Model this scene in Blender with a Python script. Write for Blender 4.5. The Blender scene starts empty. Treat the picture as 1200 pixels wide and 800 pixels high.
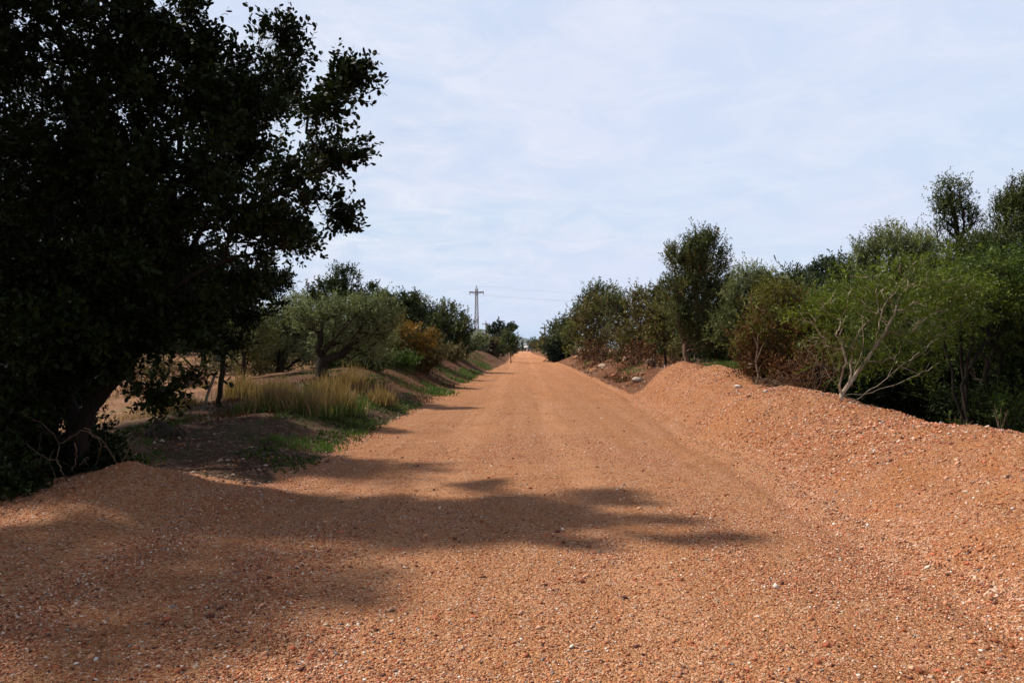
import bpy, math
import numpy as np

R = math.radians
scene = bpy.context.scene
COL = scene.collection

# ------------------------------------------------------------------ camera
CAM_H, F, VX, VY = 1.6, 933.0, 614.0, 408.0
cam = bpy.data.objects.new("camera", bpy.data.cameras.new("camera"))
COL.objects.link(cam)
cam.location = (0, 0, CAM_H)
cam.rotation_euler = (R(90), 0, 0)
cam.data.sensor_width = 36
cam.data.lens = F * 36 / 1200
cam.data.shift_x = -(VX - 600) / 1200
cam.data.shift_y = (VY - 400) / 1200
cam.data.clip_start = 0.05
cam.data.clip_end = 30000
scene.camera = cam

# ------------------------------------------------------------------ light
SUN_EL, SUN_AZ = 50.0, 163.0        # azimuth measured from +X (road right) counter-clockwise: sun stands to the left
SUN_STRENGTH = 5.0
sun = bpy.data.objects.new("sun", bpy.data.lights.new("sun", 'SUN'))
COL.objects.link(sun)
sun.data.energy = SUN_STRENGTH
sun.data.angle = R(3.2)
sun.data.color = (1.0, 0.93, 0.83)
_d = np.array([math.cos(R(SUN_EL)) * math.cos(R(SUN_AZ)), math.cos(R(SUN_EL)) * math.sin(R(SUN_AZ)), math.sin(R(SUN_EL))])
from mathutils import Vector
sun.rotation_euler = Vector(_d).to_track_quat('Z', 'Y').to_euler()

world = bpy.data.worlds.new("World")
scene.world = world
world.use_nodes = True
nt = world.node_tree
nt.nodes.clear()


class NB:
    """tiny node helper"""
    def __init__(self, tree):
        self.t = tree

    def n(self, typ, ins=None, **props):
        nd = self.t.nodes.new(typ)
        for k, v in props.items():
            setattr(nd, k, v)
        for k, v in (ins or {}).items():
            s = nd.inputs[k]
            if isinstance(v, bpy.types.NodeSocket):
                self.t.links.new(v, s)
            elif isinstance(v, bpy.types.Node):
                self.t.links.new(v.outputs[0], s)
            else:
                s.default_value = v
        return nd

    def math(self, op, a, b=0.0, clamp=False):
        return self.n('ShaderNodeMath', {0: a, 1: b}, operation=op, use_clamp=clamp).outputs[0]

    def mix(self, fac, a, b, blend='MIX'):
        nd = self.n('ShaderNodeMix', None, data_type='RGBA', blend_type=blend)
        for i, v in ((0, fac), (6, a), (7, b)):
            s = nd.inputs[i]
            if isinstance(v, bpy.types.NodeSocket):
                self.t.links.new(v, s)
            else:
                s.default_value = v if not isinstance(v, tuple) or len(v) == 4 else (*v, 1)
        return nd.outputs[2]

    def ramp(self, fac, stops, interp='LINEAR'):
        nd = self.n('ShaderNodeValToRGB', {0: fac})
        cr = nd.color_ramp
        cr.interpolation = interp
        while len(cr.elements) < len(stops):
            cr.elements.new(0.5)
        for e, (p, c) in zip(cr.elements, stops):
            e.position = p
            e.color = c if len(c) == 4 else (*c, 1)
        return nd.outputs[0]

    def rng(self, v, a, b, c=0.0, d=1.0):
        return self.n('ShaderNodeMapRange', {0: v, 1: a, 2: b, 3: c, 4: d}).outputs[0]

    def noise(self, vec, scale, detail=4, rough=0.55, dist=0.0):
        return self.n('ShaderNodeTexNoise', {'Vector': vec, 'Scale': scale, 'Detail': detail, 'Roughness': rough, 'Distortion': dist}).outputs[0]


w = NB(nt)
sky = w.n('ShaderNodeTexSky', sky_type='NISHITA', sun_disc=False)
sky.sun_elevation = R(SUN_EL)
sky.sun_rotation = R(90 - SUN_AZ)
sky.dust_density = 2.0
sky.air_density = 1.0
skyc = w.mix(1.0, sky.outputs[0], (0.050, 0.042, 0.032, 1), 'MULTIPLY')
geo = w.n('ShaderNodeNewGeometry')
sep = w.n('ShaderNodeSeparateXYZ', {0: w.n('ShaderNodeVectorMath', {0: geo.outputs['Incoming'], 1: (-1, -1, -1)}, operation='MULTIPLY').outputs[0]})
dx, dy, dz = sep.outputs[0], sep.outputs[1], sep.outputs[2]
dzc = w.math('MAXIMUM', dz, 0.0)
den = w.math('ADD', dzc, 0.16)
vec = w.n('ShaderNodeCombineXYZ', {0: w.math('DIVIDE', dx, den), 1: w.math('DIVIDE', dy, den), 2: 0.0})
n1 = w.noise(vec, 0.75, 5, 0.55, 0.3)
n2 = w.noise(vec, 3.4, 8, 0.66, 0.8)
n3 = w.noise(vec, 0.35, 2, 0.5, 0.0)
cover = w.math('ADD', w.rng(n1, 0.35, 0.62, 0.55, 1.0), w.rng(n2, 0.4, 0.65, 0.0, 0.18), clamp=True)
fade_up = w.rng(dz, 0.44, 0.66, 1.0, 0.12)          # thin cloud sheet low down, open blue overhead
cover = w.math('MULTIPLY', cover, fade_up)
cloud = w.mix(w.rng(n2, 0.35, 0.66), (0.43, 0.53, 0.68), (0.68, 0.71, 0.76))
cloud = w.mix(w.rng(n3, 0.35, 0.65), cloud, (0.585, 0.625, 0.765))
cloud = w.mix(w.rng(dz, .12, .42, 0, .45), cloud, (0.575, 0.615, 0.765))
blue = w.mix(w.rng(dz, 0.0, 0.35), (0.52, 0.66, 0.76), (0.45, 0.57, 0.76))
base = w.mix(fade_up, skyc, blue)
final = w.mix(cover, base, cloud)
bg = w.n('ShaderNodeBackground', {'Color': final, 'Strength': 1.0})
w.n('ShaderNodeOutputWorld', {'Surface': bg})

scene.view_settings.view_transform = 'Standard'
scene.view_settings.look = 'None'
scene.view_settings.exposure = 0.34
scene.view_settings.gamma = 1.0
scene.cycles.max_bounces = 5
scene.cycles.diffuse_bounces = 3
scene.cycles.transmission_bounces = 2
scene.cycles.glossy_bounces = 1
scene.cycles.volume_bounces = 0
scene.cycles.use_denoising = True

# ------------------------------------------------------------------ helpers
rs = np.random.default_rng


def nrm(v):
    return v / np.maximum(np.linalg.norm(v, axis=-1, keepdims=True), 1e-9)


def hash2(ix, iy, seed):
    v = np.sin(ix * 127.1 + iy * 311.7 + seed * 74.7) * 43758.5453
    return v - np.floor(v)


def vnoise(x, y, seed=0):
    x = np.asarray(x, float); y = np.asarray(y, float)
    ix, iy = np.floor(x), np.floor(y)
    fx, fy = x - ix, y - iy
    fx = fx * fx * (3 - 2 * fx); fy = fy * fy * (3 - 2 * fy)
    a, b = hash2(ix, iy, seed), hash2(ix + 1, iy, seed)
    c, d = hash2(ix, iy + 1, seed), hash2(ix + 1, iy + 1, seed)
    return (a * (1 - fx) + b * fx) * (1 - fy) + (c * (1 - fx) + d * fx) * fy - 0.5


def fbm(x, y, seed=0, oct=4):
    s, a = 0, 1.0
    for i in range(oct):
        s = s + a * vnoise(x * 2 ** i + 13.7 * i, y * 2 ** i - 7.3 * i, seed + i)
        a *= 0.5
    return s


def sstep(a, b, x):
    t = np.clip((x - a) / (b - a), 0, 1)
    return t * t * (3 - 2 * t)


def tag(o, label=None, cat=None, group=None, kind=None):
    if label: o['label'] = label
    if cat: o['category'] = cat
    if group: o['group'] = group
    if kind: o['kind'] = kind
    return o


def empty(name, loc, label, cat, group=None):
    o = bpy.data.objects.new(name, None)
    o.empty_display_size = 0.3
    COL.objects.link(o)
    o.location = loc
    return tag(o, label, cat, group)


def mesh_obj(name, V, quads=None, tris=None, mats=(), parent=None, tone=None, mat_idx=None, smooth=False):
    """tone: per-vertex (n,3) colour attribute; quads/tris: (n,4)/(n,3); mat_idx: per face (quads then tris)"""
    V = np.asarray(V, np.float32)
    q = np.zeros((0, 4), np.int32) if quads is None else np.asarray(quads, np.int32).reshape(-1, 4)
    t = np.zeros((0, 3), np.int32) if tris is None else np.asarray(tris, np.int32).reshape(-1, 3)
    if parent is not None:
        V = V - np.array(parent['wloc'], np.float32)
    me = bpy.data.meshes.new(name)
    me.vertices.add(len(V))
    me.vertices.foreach_set('co', V.ravel())
    loops = np.concatenate([q.ravel(), t.ravel()])
    me.loops.add(len(loops))
    me.loops.foreach_set('vertex_index', loops)
    nf = len(q) + len(t)
    me.polygons.add(nf)
    st = np.concatenate([np.arange(len(q)) * 4, len(q) * 4 + np.arange(len(t)) * 3]).astype(np.int32)
    me.polygons.foreach_set('loop_start', st)
    if smooth:
        me.polygons.foreach_set('use_smooth', np.ones(nf, bool))
    if mat_idx is not None:
        me.polygons.foreach_set('material_index', np.asarray(mat_idx, np.int32))
    if tone is not None:
        at = me.attributes.new('tone', 'FLOAT_COLOR', 'POINT')
        c = np.ones((len(V), 4), np.float32)
        c[:, :3] = tone
        at.data.foreach_set('color', c.ravel())
    for m in mats:
        me.materials.append(m)
    me.update(calc_edges=True)
    o = bpy.data.objects.new(name, me)
    COL.objects.link(o)
    if parent is not None:
        o.parent = parent
    return o


def wempty(name, loc, label, cat, group=None):
    o = empty(name, loc, label, cat, group)
    o['wloc'] = [float(c) for c in loc]
    return o


class Geo:
    def __init__(self):
        self.V, self.Q, self.T, self.n = [], [], [], 0

    def add(self, V, Q=None, T=None):
        V = np.asarray(V, float)
        if Q is not None and len(Q): self.Q.append(np.asarray(Q, int) + self.n)
        if T is not None and len(T): self.T.append(np.asarray(T, int) + self.n)
        self.V.append(V); self.n += len(V)

    def box(self, c, s, rz=0.0):
        v = np.array([[x, y, z] for x in (-.5, .5) for y in (-.5, .5) for z in (-.5, .5)]) * np.array(s)
        cr, sr = math.cos(rz), math.sin(rz)
        v = np.stack([v[:, 0] * cr - v[:, 1] * sr, v[:, 0] * sr + v[:, 1] * cr, v[:, 2]], 1) + np.array(c)
        self.add(v, [[0, 1, 3, 2], [4, 6, 7, 5], [0, 4, 5, 1], [2, 3, 7, 6], [0, 2, 6, 4], [1, 5, 7, 3]])

    def tube(self, P, rad, k=6):
        P = np.asarray(P, float); n = len(P)
        rad = np.broadcast_to(np.asarray(rad, float), (n,))
        d = np.gradient(P, axis=0)
        d = nrm(d)
        ref = np.array([0.31, 0.95, 0.05]) if abs(d[0][2]) > 0.5 else np.array([0.05, 0.1, 1.0])
        u = nrm(np.cross(d, ref)); v = np.cross(d, u)
        a = np.arange(k) / k * 2 * np.pi
        ring = u[:, None] * np.cos(a)[None, :, None] + v[:, None] * np.sin(a)[None, :, None]
        V = (P[:, None] + ring * rad[:, None, None]).reshape(-1, 3)
        i = np.arange(n - 1)[:, None] * k; j = np.arange(k)[None, :]; j2 = (j + 1) % k
        Q = np.stack([i + j, i + j2, i + k + j2, i + k + j], -1).reshape(-1, 4)
        self.add(V, Q)

    def obj(self, name, mats, parent=None, smooth=False, tone=None):
        V = np.concatenate(self.V)
        Q = np.concatenate(self.Q) if self.Q else None
        T = np.concatenate(self.T) if self.T else None
        return mesh_obj(name, V, Q, T, mats, parent, smooth=smooth, tone=tone)


# ------------------------------------------------------------------ terrain
LY = [-10, 0, 4, 12, 16, 24, 35, 50, 66, 85, 130, 220, 500]
L_FOOT = [-2.9, -2.9, -2.9, -2.75, -2.75, -2.65, -2.55, -2.4, -2.0, -1.75, -2.2, -2.4, -2.4]
L_TOP = [-4.2, -4.2, -4.2, -4.2, -4.4, -5.2, -5.2, -5.0, -5.2, -5.0, -4.2, -4.2, -4.2]
L_Z = [.0, .0, .02, .16, .42, .92, 1.05, 1.15, 1.25, 1.3, .6, .2, .1]
L_FZ = [-.4, -.4, -.4, -.05, .12, .30, .55, .85, 1.1, 1.1, .5, .1, 0]
RY = [-10, 0, 5, 8.4, 11.5, 13.2, 15, 17, 19.6, 21.5, 23.2, 24.6, 26.5, 28.5, 33, 50, 75, 130, 220, 500]
R_FOOT = [3.1, 3.1, 3.1, 3.1, 3.1, 3.1, 3.15, 3.2, 3.3, 3.4, 3.5, 3.6, 3.7, 3.7, 3.7, 3.8, 3.9, 3.6, 2.6, 2.6]
R_TOP = [5.6, 5.5, 5.5, 5.35, 5.35, 5.1, 5.2, 5.3, 5.3, 5.0, 4.9, 4.9, 5.3, 6.3, 6.6, 6.8, 6.4, 5.2, 4.2, 4.2]
R_Z = [.6, .6, .66, .68, .72, .93, .86, .96, 1.12, 1.1, 1.27, 1.12, .75, .72, .9, 1.15, 1.2, .7, .2, .1]
R_BZ = [-.4, -.4, -.4, -.35, -.3, -.2, .0, .5, .85, .95, .95, .85, .8, .8, .9, 1.1, 1.2, .7, .1, 0]


def lines(x, y):
    wob = 0.12 * vnoise(y * 0.35, y * 0 + 3, 5) + 0.10 * vnoise(y * 1.4, y * 0 + 9, 6)
    lf = np.interp(y, LY, L_FOOT) + wob
    rf = np.interp(y, RY, R_FOOT) + 0.18 * vnoise(y * 0.5, y * 0 + 31, 7) + 0.10 * vnoise(y * 1.7, y * 0 + 3, 8)
    return lf, rf


def ground_z(x, y):
    x = np.asarray(x, float); y = np.asarray(y, float)
    lf, rf = lines(x, y)
    z = 0.012 * fbm(x * 0.8, y * 0.25, 3, 3) + 0.006 * np.cos(x * 4.1) * sstep(2.8, 2.0, abs(x))
    # left bank
    lt, lz, fz = np.interp(y, LY, L_TOP), np.interp(y, LY, L_Z), np.interp(y, LY, L_FZ)
    lz = lz + 0.04 * vnoise(y * 0.4, y * 0, 12)
    t = np.clip((lf - x) / np.maximum(lf - lt, .3), 0, 1)
    prof = lz * (0.35 * t + 0.65 * t * t * (3 - 2 * t))
    back = sstep(0.3, 7.0, lt - x)
    zl = prof * (1 - back) + fz * back
    out = np.clip((lf - x) / 1.0, 0, 1)
    zl = zl + out * (0.10 * fbm(x * 0.9, y * 0.9, 21, 5)) + sstep(8, 30, -x) * 0.5 * fbm(x * .05, y * .05, 44, 3)
    # small gravel mound at left foreground
    def bump(cx, cy, rx, ry, h, ang=0.0, p=1.0):
        ca, sa = math.cos(ang), math.sin(ang)
        u = ((x - cx) * ca + (y - cy) * sa) / rx
        v = (-(x - cx) * sa + (y - cy) * ca) / ry
        r = np.sqrt(u * u + v * v)
        return h * np.clip(1 - r, 0, 1) ** p * (1 + 0.6 * np.clip(1 - r, 0, 1)) / 1.6
    m = bump(-3.95, 8.1, 1.75, 1.5, .35) + bump(-4.1, 5.6, 2.0, 2.4, .10)
    m = m * (1 + 0.35 * fbm(x * 1.3, y * 1.3, 9, 3))
    # right bank
    rt, rz, bz = np.interp(y, RY, R_TOP), np.interp(y, RY, R_Z), np.interp(y, RY, R_BZ)
    gravel = sstep(28, 26, y)
    rt = rt + 0.25 * vnoise(y * 0.45, y * 0 + 17, 14)
    rz = rz + gravel * (0.13 * vnoise(y * 0.7, y * 0 + 2, 15) + 0.05 * vnoise(y * 2.2, y * 0 + 2, 16))
    t = np.clip((x - rf) / np.maximum(rt - rf, .3), 0, 1)
    prof = rz * (1 - np.clip(1 - t, 0, 1) ** (1.0 + 1.6 * gravel))
    prof = prof * (1 - 0.10 * np.exp(-((t - 1) / .15) ** 2))
    back = sstep(-0.1, 1.7, x - rt)
    zr = prof * (1 - back) + bz * back
    out = np.clip((x - rf) / 0.8, 0, 1)
    rill = vnoise(y * 2.6 + x * 0.5, x * 0.45, 31)
    zr = zr + out * (0.07 * fbm(x * 1.9, y * 1.9, 23, 5) + gravel * (0.07 * rill + .022 * fbm(x * 7, y * 7, 91, 2)) + (1 - gravel) * 0.22 * fbm(x * 1.1, y * .8, 25, 5)) \
        + sstep(9, 30, x) * 0.5 * fbm(x * .05, y * .05, 45, 3)
    z = z + np.where(x < lf, zl, 0) + np.where(x > rf, zr, 0)
    z = z + m
    # coarse ground texture near the edges of the road (windrow of loose stones)
    z = z + 0.06 * np.exp(-((x - rf + .05) / .14) ** 2) * (0.6 + vnoise(y * 5, x * 5, 51))
    z = z + 0.02 * np.exp(-((x - lf - .1) / .25) ** 2)
    z = z - 0.045 * np.exp(-((x - rf + .32) / .16) ** 2) * (.5 + gravel * .5)
    return z


def gz(x, y):
    return float(ground_z(np.array([x]), np.array([y]))[0])


def at(px, py, d):
    return np.array([(px - VX) / F * d, d, CAM_H - (py - VY) / F * d])


def axis(lo_fine, hi_fine, step, far, grow):
    a = list(np.arange(lo_fine, hi_fine, step))
    s, x = step, hi_fine
    while x < far:
        a.append(x); s *= grow; x += s
    a.append(far)
    return a


xr = axis(0, 7.5, 0.055, 6000, 1.075)
xs = np.array([-v for v in xr[:0:-1]] + xr)
ys = []
y = -6.0
while y < 9000:
    ys.append(y)
    y += 0.12 if y < 3 else max(0.055, 0.0062 * y) if y < 140 else 0.0062 * 140 + (y - 140) * 0.08
ys = np.array([-3000, -800, -200, -60, -25, -12] + ys)
GX, GY = np.meshgrid(xs, ys)
GZ = ground_z(GX, GY)
LFn, RFn = lines(GX, GY)
ny, nx = GX.shape
# zone weights: gravel, litter (dark verge soil), field sand
rtop = np.interp(GY, RY, R_TOP)
nz = fbm(GX * .9, GY * .9, 61, 4)
gr = sstep(-.45, .05, GX - LFn + .35 * nz) * sstep(.05, -.3, GX - rtop - 1.1 - .4 * nz)
gr *= np.where(GX > RFn, sstep(28.0, 26.6, GY + .8 * nz - 1.2 * (GX - 4.2)), 1)
dm = np.sqrt(((GX + 4.0) / 1.7) ** 2 + ((GY - 7.6) / 1.55) ** 2)
dm2 = np.sqrt(((GX + 3.9) / 2.3) ** 2 + ((GY - 4.5) / 3.4) ** 2)
gr = np.maximum(gr, sstep(1.08, .92, np.minimum(dm, dm2) + .12 * nz))
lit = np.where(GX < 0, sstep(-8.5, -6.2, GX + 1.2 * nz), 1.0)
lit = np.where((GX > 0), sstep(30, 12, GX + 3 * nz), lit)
rust = np.where((GX > 0) & (GY > 24), 1.0, 0.0) * sstep(9, 7, GX)
rust = np.maximum(rust, sstep(-.02, .25, GX - RFn + .2 * nz) * sstep(29, 26, GY))
rust = np.maximum(rust, sstep(18, 26, GY) * (GX < 0) * sstep(-9, -6, GX) * .6)
tone = np.stack([gr, lit, rust], -1).reshape(-1, 3)
V = np.stack([GX, GY, GZ], -1).reshape(-1, 3)
ii = (np.arange(ny - 1)[:, None] * nx + np.arange(nx - 1)[None, :])
Q = np.stack([ii, ii + 1, ii + nx + 1, ii + nx], -1).reshape(-1, 4)
cx = .25 * (GX[:-1, :-1] + GX[1:, :-1] + GX[:-1, 1:] + GX[1:, 1:]).ravel()
cy = .25 * (GY[:-1, :-1] + GY[1:, :-1] + GY[:-1, 1:] + GY[1:, 1:]).ravel()
l2, r2 = lines(cx, cy)
gq = gr[:-1, :-1].ravel()
is_road = (cx > l2) & (cx < r2) & (cy < 600)
is_rm = (~is_road) & (cx > 0) & (gq > .5) & (cy < 30) & (cy > -12)
is_lm = (~is_road) & (cx < 0) & (gq > .5) & (cy < 12) & (cy > -12)
is_gr = ~(is_road | is_rm | is_lm)


def sub(mask, name, mats):
    q = Q[mask]
    u, inv = np.unique(q, return_inverse=True)
    o = mesh_obj(name, V[u], inv.reshape(-1, 4), None, mats, tone=tone[u], smooth=True)
    tag(o, kind='structure')
    return o


# ---- materials
def newmat(name):
    m = bpy.data.materials.new(name)
    m.use_nodes = True
    m.node_tree.nodes.clear()
    return m, NB(m.node_tree)


def gravel_color(b, pos, scale, wscale=0.06):
    warp = b.n('ShaderNodeTexNoise', {'Vector': pos, 'Scale': 30.0, 'Detail': 2.0}).outputs[1]
    p2 = b.n('ShaderNodeVectorMath', {0: warp, 1: (wscale, wscale, wscale)}, operation='MULTIPLY').outputs[0]
    p3 = b.n('ShaderNodeVectorMath', {0: pos, 1: p2}, operation='ADD').outputs[0]
    vo = b.n('ShaderNodeTexVoronoi', {'Vector': p3, 'Scale': scale, 'Randomness': 1.0})
    rnd = b.n('ShaderNodeSeparateColor', {0: vo.outputs['Color']}).outputs[0]
    return vo, rnd


STONE_RAMP = [(0.0, (.04, .018, .014)), (.10, (.12, .038, .020)), (.22, (.27, .085, .036)), (.36, (.36, .155, .066)),
              (.50, (.43, .215, .105)), (.64, (.50, .27, .15)), (.76, (.34, .085, .038)), (.84, (.56, .37, .24)),
              (.93, (.58, .43, .31)), (.975, (.16, .15, .15)), (1.0, (.66, .55, .44))]


def ground_material():
    m, b = newmat("ground_gravel_and_soil")
    pos = b.n('ShaderNodeNewGeometry').outputs['Position']
    att = b.n('ShaderNodeSeparateColor', {0: b.n('ShaderNodeAttribute', attribute_name='tone').outputs['Color']})
    g, lit_, rst = att.outputs
    # gravel: coarse chips, fine chips, sand between
    vo1, r1 = gravel_color(b, pos, 50)
    vo2, r2_ = gravel_color(b, pos, 110, .03)
    c1 = b.ramp(r1, STONE_RAMP)
    c2 = b.ramp(r2_, STONE_RAMP)
    sand = b.mix(b.noise(pos, 3.0, 4), (.465, .205, .082), (.565, .275, .122))
    big = b.noise(pos, 0.55, 4, .6, .4)
    med = b.noise(pos, 2.3, 4, .6)
    strip = b.n('ShaderNodeMapping', {'Vector': pos, 'Scale': (1.6, .10, 1.0)}).outputs[0]
    trk = b.noise(strip, 1.0, 3, .5)
    coarse = b.rng(b.math('ADD', b.math('MULTIPLY', big, .6), b.math('MULTIPLY', trk, .5)), .42, .60, .55, 1.0)
    c = b.mix(b.rng(b.math('ADD', vo2.outputs['Distance'], b.math('MULTIPLY', b.math('SUBTRACT', 1.0, coarse), .22)), .62, .40, 0, 1), sand, c2)
    c = b.mix(b.math('MULTIPLY', b.rng(vo1.outputs['Distance'], .62, .45, 0, 1), b.rng(r2_, .0, .3, 0, 1)), c, c1)
    c = b.mix(b.rng(coarse, .35, .8, .30, .0), c, sand)
    c = b.mix(b.rng(med, .35, .7, .0, .35), c, (.40, .142, .046))
    c = b.mix(b.rng(b.noise(pos, 9.0, 5, .65), .52, .75, 0, .45), c, (.56, .31, .155))
    c = b.mix(b.rng(b.noise(strip, 2.1, 5, .6), .50, .66, 0, .6), c, b.mix(1.0, c, (1.16, 1.22, 1.42, 1), 'MULTIPLY'))
    c = b.mix(b.rng(b.noise(pos, .8, 5, .6), .54, .66, 0, .6), c, b.mix(1.0, c, (.80, .72, .62, 1), 'MULTIPLY'))
    tr2 = b.noise(b.n('ShaderNodeMapping', {'Vector': pos, 'Scale': (3.2, .035, 1.0)}).outputs[0], 1.0, 4, .6)
    c = b.mix(b.rng(tr2, .46, .62, 0, .45), c, b.mix(1.0, c, (.84, .77, .70, 1), 'MULTIPLY'))
    px_ = b.n('ShaderNodeSeparateXYZ', {0: pos}).outputs[0]
    wob = b.math('MULTIPLY', b.math('SUBTRACT', b.noise(b.n('ShaderNodeMapping', {'Vector': pos, 'Scale': (0.0, .09, 0.0)}).outputs[0], 1.0, 2), .5), .9)
    tx = b.math('ABSOLUTE', b.math('ADD', b.math('ADD', px_, wob), .15))
    trk2 = b.math('ABSOLUTE', b.math('SUBTRACT', tx, .85))
    trm = b.math('MULTIPLY', b.rng(trk2, .42, .12, 0, 1), b.rng(b.noise(strip, 1.7, 4, .6), .36, .6, .1, .75))
    c = b.mix(trm, c, b.mix(.5, b.mix(1.0, c, (1.12, 1.16, 1.26, 1), 'MULTIPLY'), b.mix(1.0, sand, (1.12, 1.16, 1.28, 1), 'MULTIPLY')))
    # fresh tipped fines on the banks, a little more ochre than the rolled road
    bankc = b.mix(b.rng(b.noise(pos, 1.6, 5, .65, .6), .42, .60, 0, 1), b.mix(.45, b.mix(1.0, c, (1.05, .90, .74, 1), 'MULTIPLY'), (.48, .215, .090)), b.mix(1.0, c, (1.08, 1.10, 1.16, 1), 'MULTIPLY'))
    c = b.mix(b.math('MULTIPLY', rst, .8), b.mix(1.0, c, (1.10, 1.11, 1.12, 1), 'MULTIPLY'), bankc)
    # ochre damp sand patches
    c = b.mix(b.rng(b.noise(pos, 1.1, 5, .65, .8), .60, .72, 0, .55), c, (.34, .135, .038))
    # litter: dark verge soil with pale flakes
    vo3, r3 = gravel_color(b, pos, 30)
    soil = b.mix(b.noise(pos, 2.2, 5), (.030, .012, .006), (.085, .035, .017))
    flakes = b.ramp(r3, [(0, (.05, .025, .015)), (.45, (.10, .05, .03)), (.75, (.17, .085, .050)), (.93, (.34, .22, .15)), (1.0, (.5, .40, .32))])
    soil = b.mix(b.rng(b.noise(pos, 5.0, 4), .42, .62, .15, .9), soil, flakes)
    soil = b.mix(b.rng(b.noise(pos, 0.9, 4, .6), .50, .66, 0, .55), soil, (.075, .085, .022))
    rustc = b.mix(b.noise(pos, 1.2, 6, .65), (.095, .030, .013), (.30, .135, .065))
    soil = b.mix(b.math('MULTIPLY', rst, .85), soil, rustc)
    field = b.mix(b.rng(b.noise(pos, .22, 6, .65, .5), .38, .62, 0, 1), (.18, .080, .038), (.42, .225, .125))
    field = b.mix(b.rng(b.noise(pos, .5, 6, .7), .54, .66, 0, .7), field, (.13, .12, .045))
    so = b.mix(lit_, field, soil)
    edge = b.math('ADD', g, b.math('MULTIPLY', b.math('SUBTRACT', b.noise(pos, 7.0, 5, .7), .5), .9))
    col = b.mix(b.rng(edge, .42, .6, 0, 1), so, c)
    h = b.math('ADD', b.math('MULTIPLY', vo1.outputs['Distance'], -.7), b.math('MULTIPLY', vo2.outputs['Distance'], -.35))
    h = b.math('ADD', h, b.math('MULTIPLY', b.noise(pos, 6.0, 6, .6), 1.5))
    h = b.math('ADD', h, b.math('MULTIPLY', r1, .5))
    bump = b.n('ShaderNodeBump', {'Height': h, 'Strength': 1.0, 'Distance': .034})
    bs = b.n('ShaderNodeBsdfPrincipled', {'Base Color': col, 'Roughness': .9, 'Specular IOR Level': .12, 'Normal': bump})
    b.n('ShaderNodeOutputMaterial', {'Surface': bs})
    return m


M_ground = ground_material()
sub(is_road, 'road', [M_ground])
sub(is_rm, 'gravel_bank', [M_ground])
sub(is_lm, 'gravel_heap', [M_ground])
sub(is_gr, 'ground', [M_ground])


def leaf_mat(name, c1, c2, trans=0.25, rough=.55, spec=.25):
    m, b = newmat(name)
    att = b.n('ShaderNodeSeparateColor', {0: b.n('ShaderNodeAttribute', attribute_name='tone').outputs['Color']})
    col = b.mix(att.outputs[0], c1, c2)
    col = b.mix(1.0, col, b.n('ShaderNodeCombineColor', {0: att.outputs[1], 1: att.outputs[1], 2: att.outputs[1]}).outputs[0], 'MULTIPLY')
    p = b.n('ShaderNodeBsdfPrincipled', {'Base Color': col, 'Roughness': rough, 'Specular IOR Level': spec})
    tcol = b.mix(1.0, col, (1.1, 1.35, .6, 1), 'MULTIPLY')
    t = b.n('ShaderNodeBsdfTranslucent', {'Color': tcol})
    mx = b.n('ShaderNodeMixShader', {0: trans, 1: p, 2: t})
    b.n('ShaderNodeOutputMaterial', {'Surface': mx})
    return m


def bark_mat(name, c1, c2, sc=9.0):
    m, b = newmat(name)
    pos = b.n('ShaderNodeNewGeometry').outputs['Position']
    mp = b.n('ShaderNodeMapping', {'Vector': pos, 'Scale': (1, 1, .3)}).outputs[0]
    n = b.noise(mp, sc, 6, .65, .5)
    n2 = b.noise(pos, 3.0, 3, .6)
    col = b.mix(b.rng(n, .35, .65), c1, c2)
    col = b.mix(b.rng(n2, .4, .65, 0, .5), col, c1)
    bp = b.n('ShaderNodeBump', {'Height': n, 'Strength': .8, 'Distance': .03})
    p = b.n('ShaderNodeBsdfPrincipled', {'Base Color': col, 'Roughness': .9, 'Specular IOR Level': .15, 'Normal': bp})
    b.n('ShaderNodeOutputMaterial', {'Surface': p})
    return m


LM = {
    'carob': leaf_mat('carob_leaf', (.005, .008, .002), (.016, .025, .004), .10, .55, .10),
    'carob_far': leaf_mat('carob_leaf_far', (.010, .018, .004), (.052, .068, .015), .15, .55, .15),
    'olive': leaf_mat('olive_leaf', (.085, .098, .042), (.24, .25, .125), .2, .6, .15),
    'wild_olive': leaf_mat('wild_olive_leaf', (.018, .026, .006), (.130, .140, .045), .18, .6, .15),
    'evergreen': leaf_mat('evergreen_leaf', (.009, .016, .003), (.082, .098, .018), .18, .6, .15),
    'pine': leaf_mat('pine_needle', (.014, .026, .008), (.040, .060, .018), .1, .6, .2),
    'lime': leaf_mat('light_green_leaf', (.034, .052, .005), (.155, .185, .018), .3, .5, .25),
    'green': leaf_mat('mid_green_leaf', (.013, .028, .004), (.070, .105, .015), .2, .55, .15),
    'brown': leaf_mat('brown_green_leaf', (.038, .025, .007), (.15, .112, .030), .15, .6, .2),
    'rust': leaf_mat('rusty_leaf', (.045, .016, .006), (.15, .062, .020), .1, .7, .15),
    'yellow': leaf_mat('yellow_green_leaf', (.045, .048, .007), (.18, .16, .022), .2, .5, .2),
    'flower': leaf_mat('orange_blossom', (.13, .060, .005), (.30, .15, .010), .2, .6, .2),
    'grass': leaf_mat('green_grass_blade', (.035, .070, .012), (.12, .17, .035), .3, .5, .2),
    'dry': leaf_mat('dry_grass_blade', (.13, .070, .026), (.42, .27, .13), .25, .6, .2),
}
M_bark = bark_mat('dark_bark', (.012, .009, .006), (.045, .032, .021))
M_bark_d = bark_mat('blackish_bark', (.006, .0045, .003), (.024, .017, .011))
M_bark_b = bark_mat('brown_bark', (.09, .055, .035), (.20, .135, .09))
M_bark_p = bark_mat('pale_bark', (.17, .12, .08), (.50, .41, .32))


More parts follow.
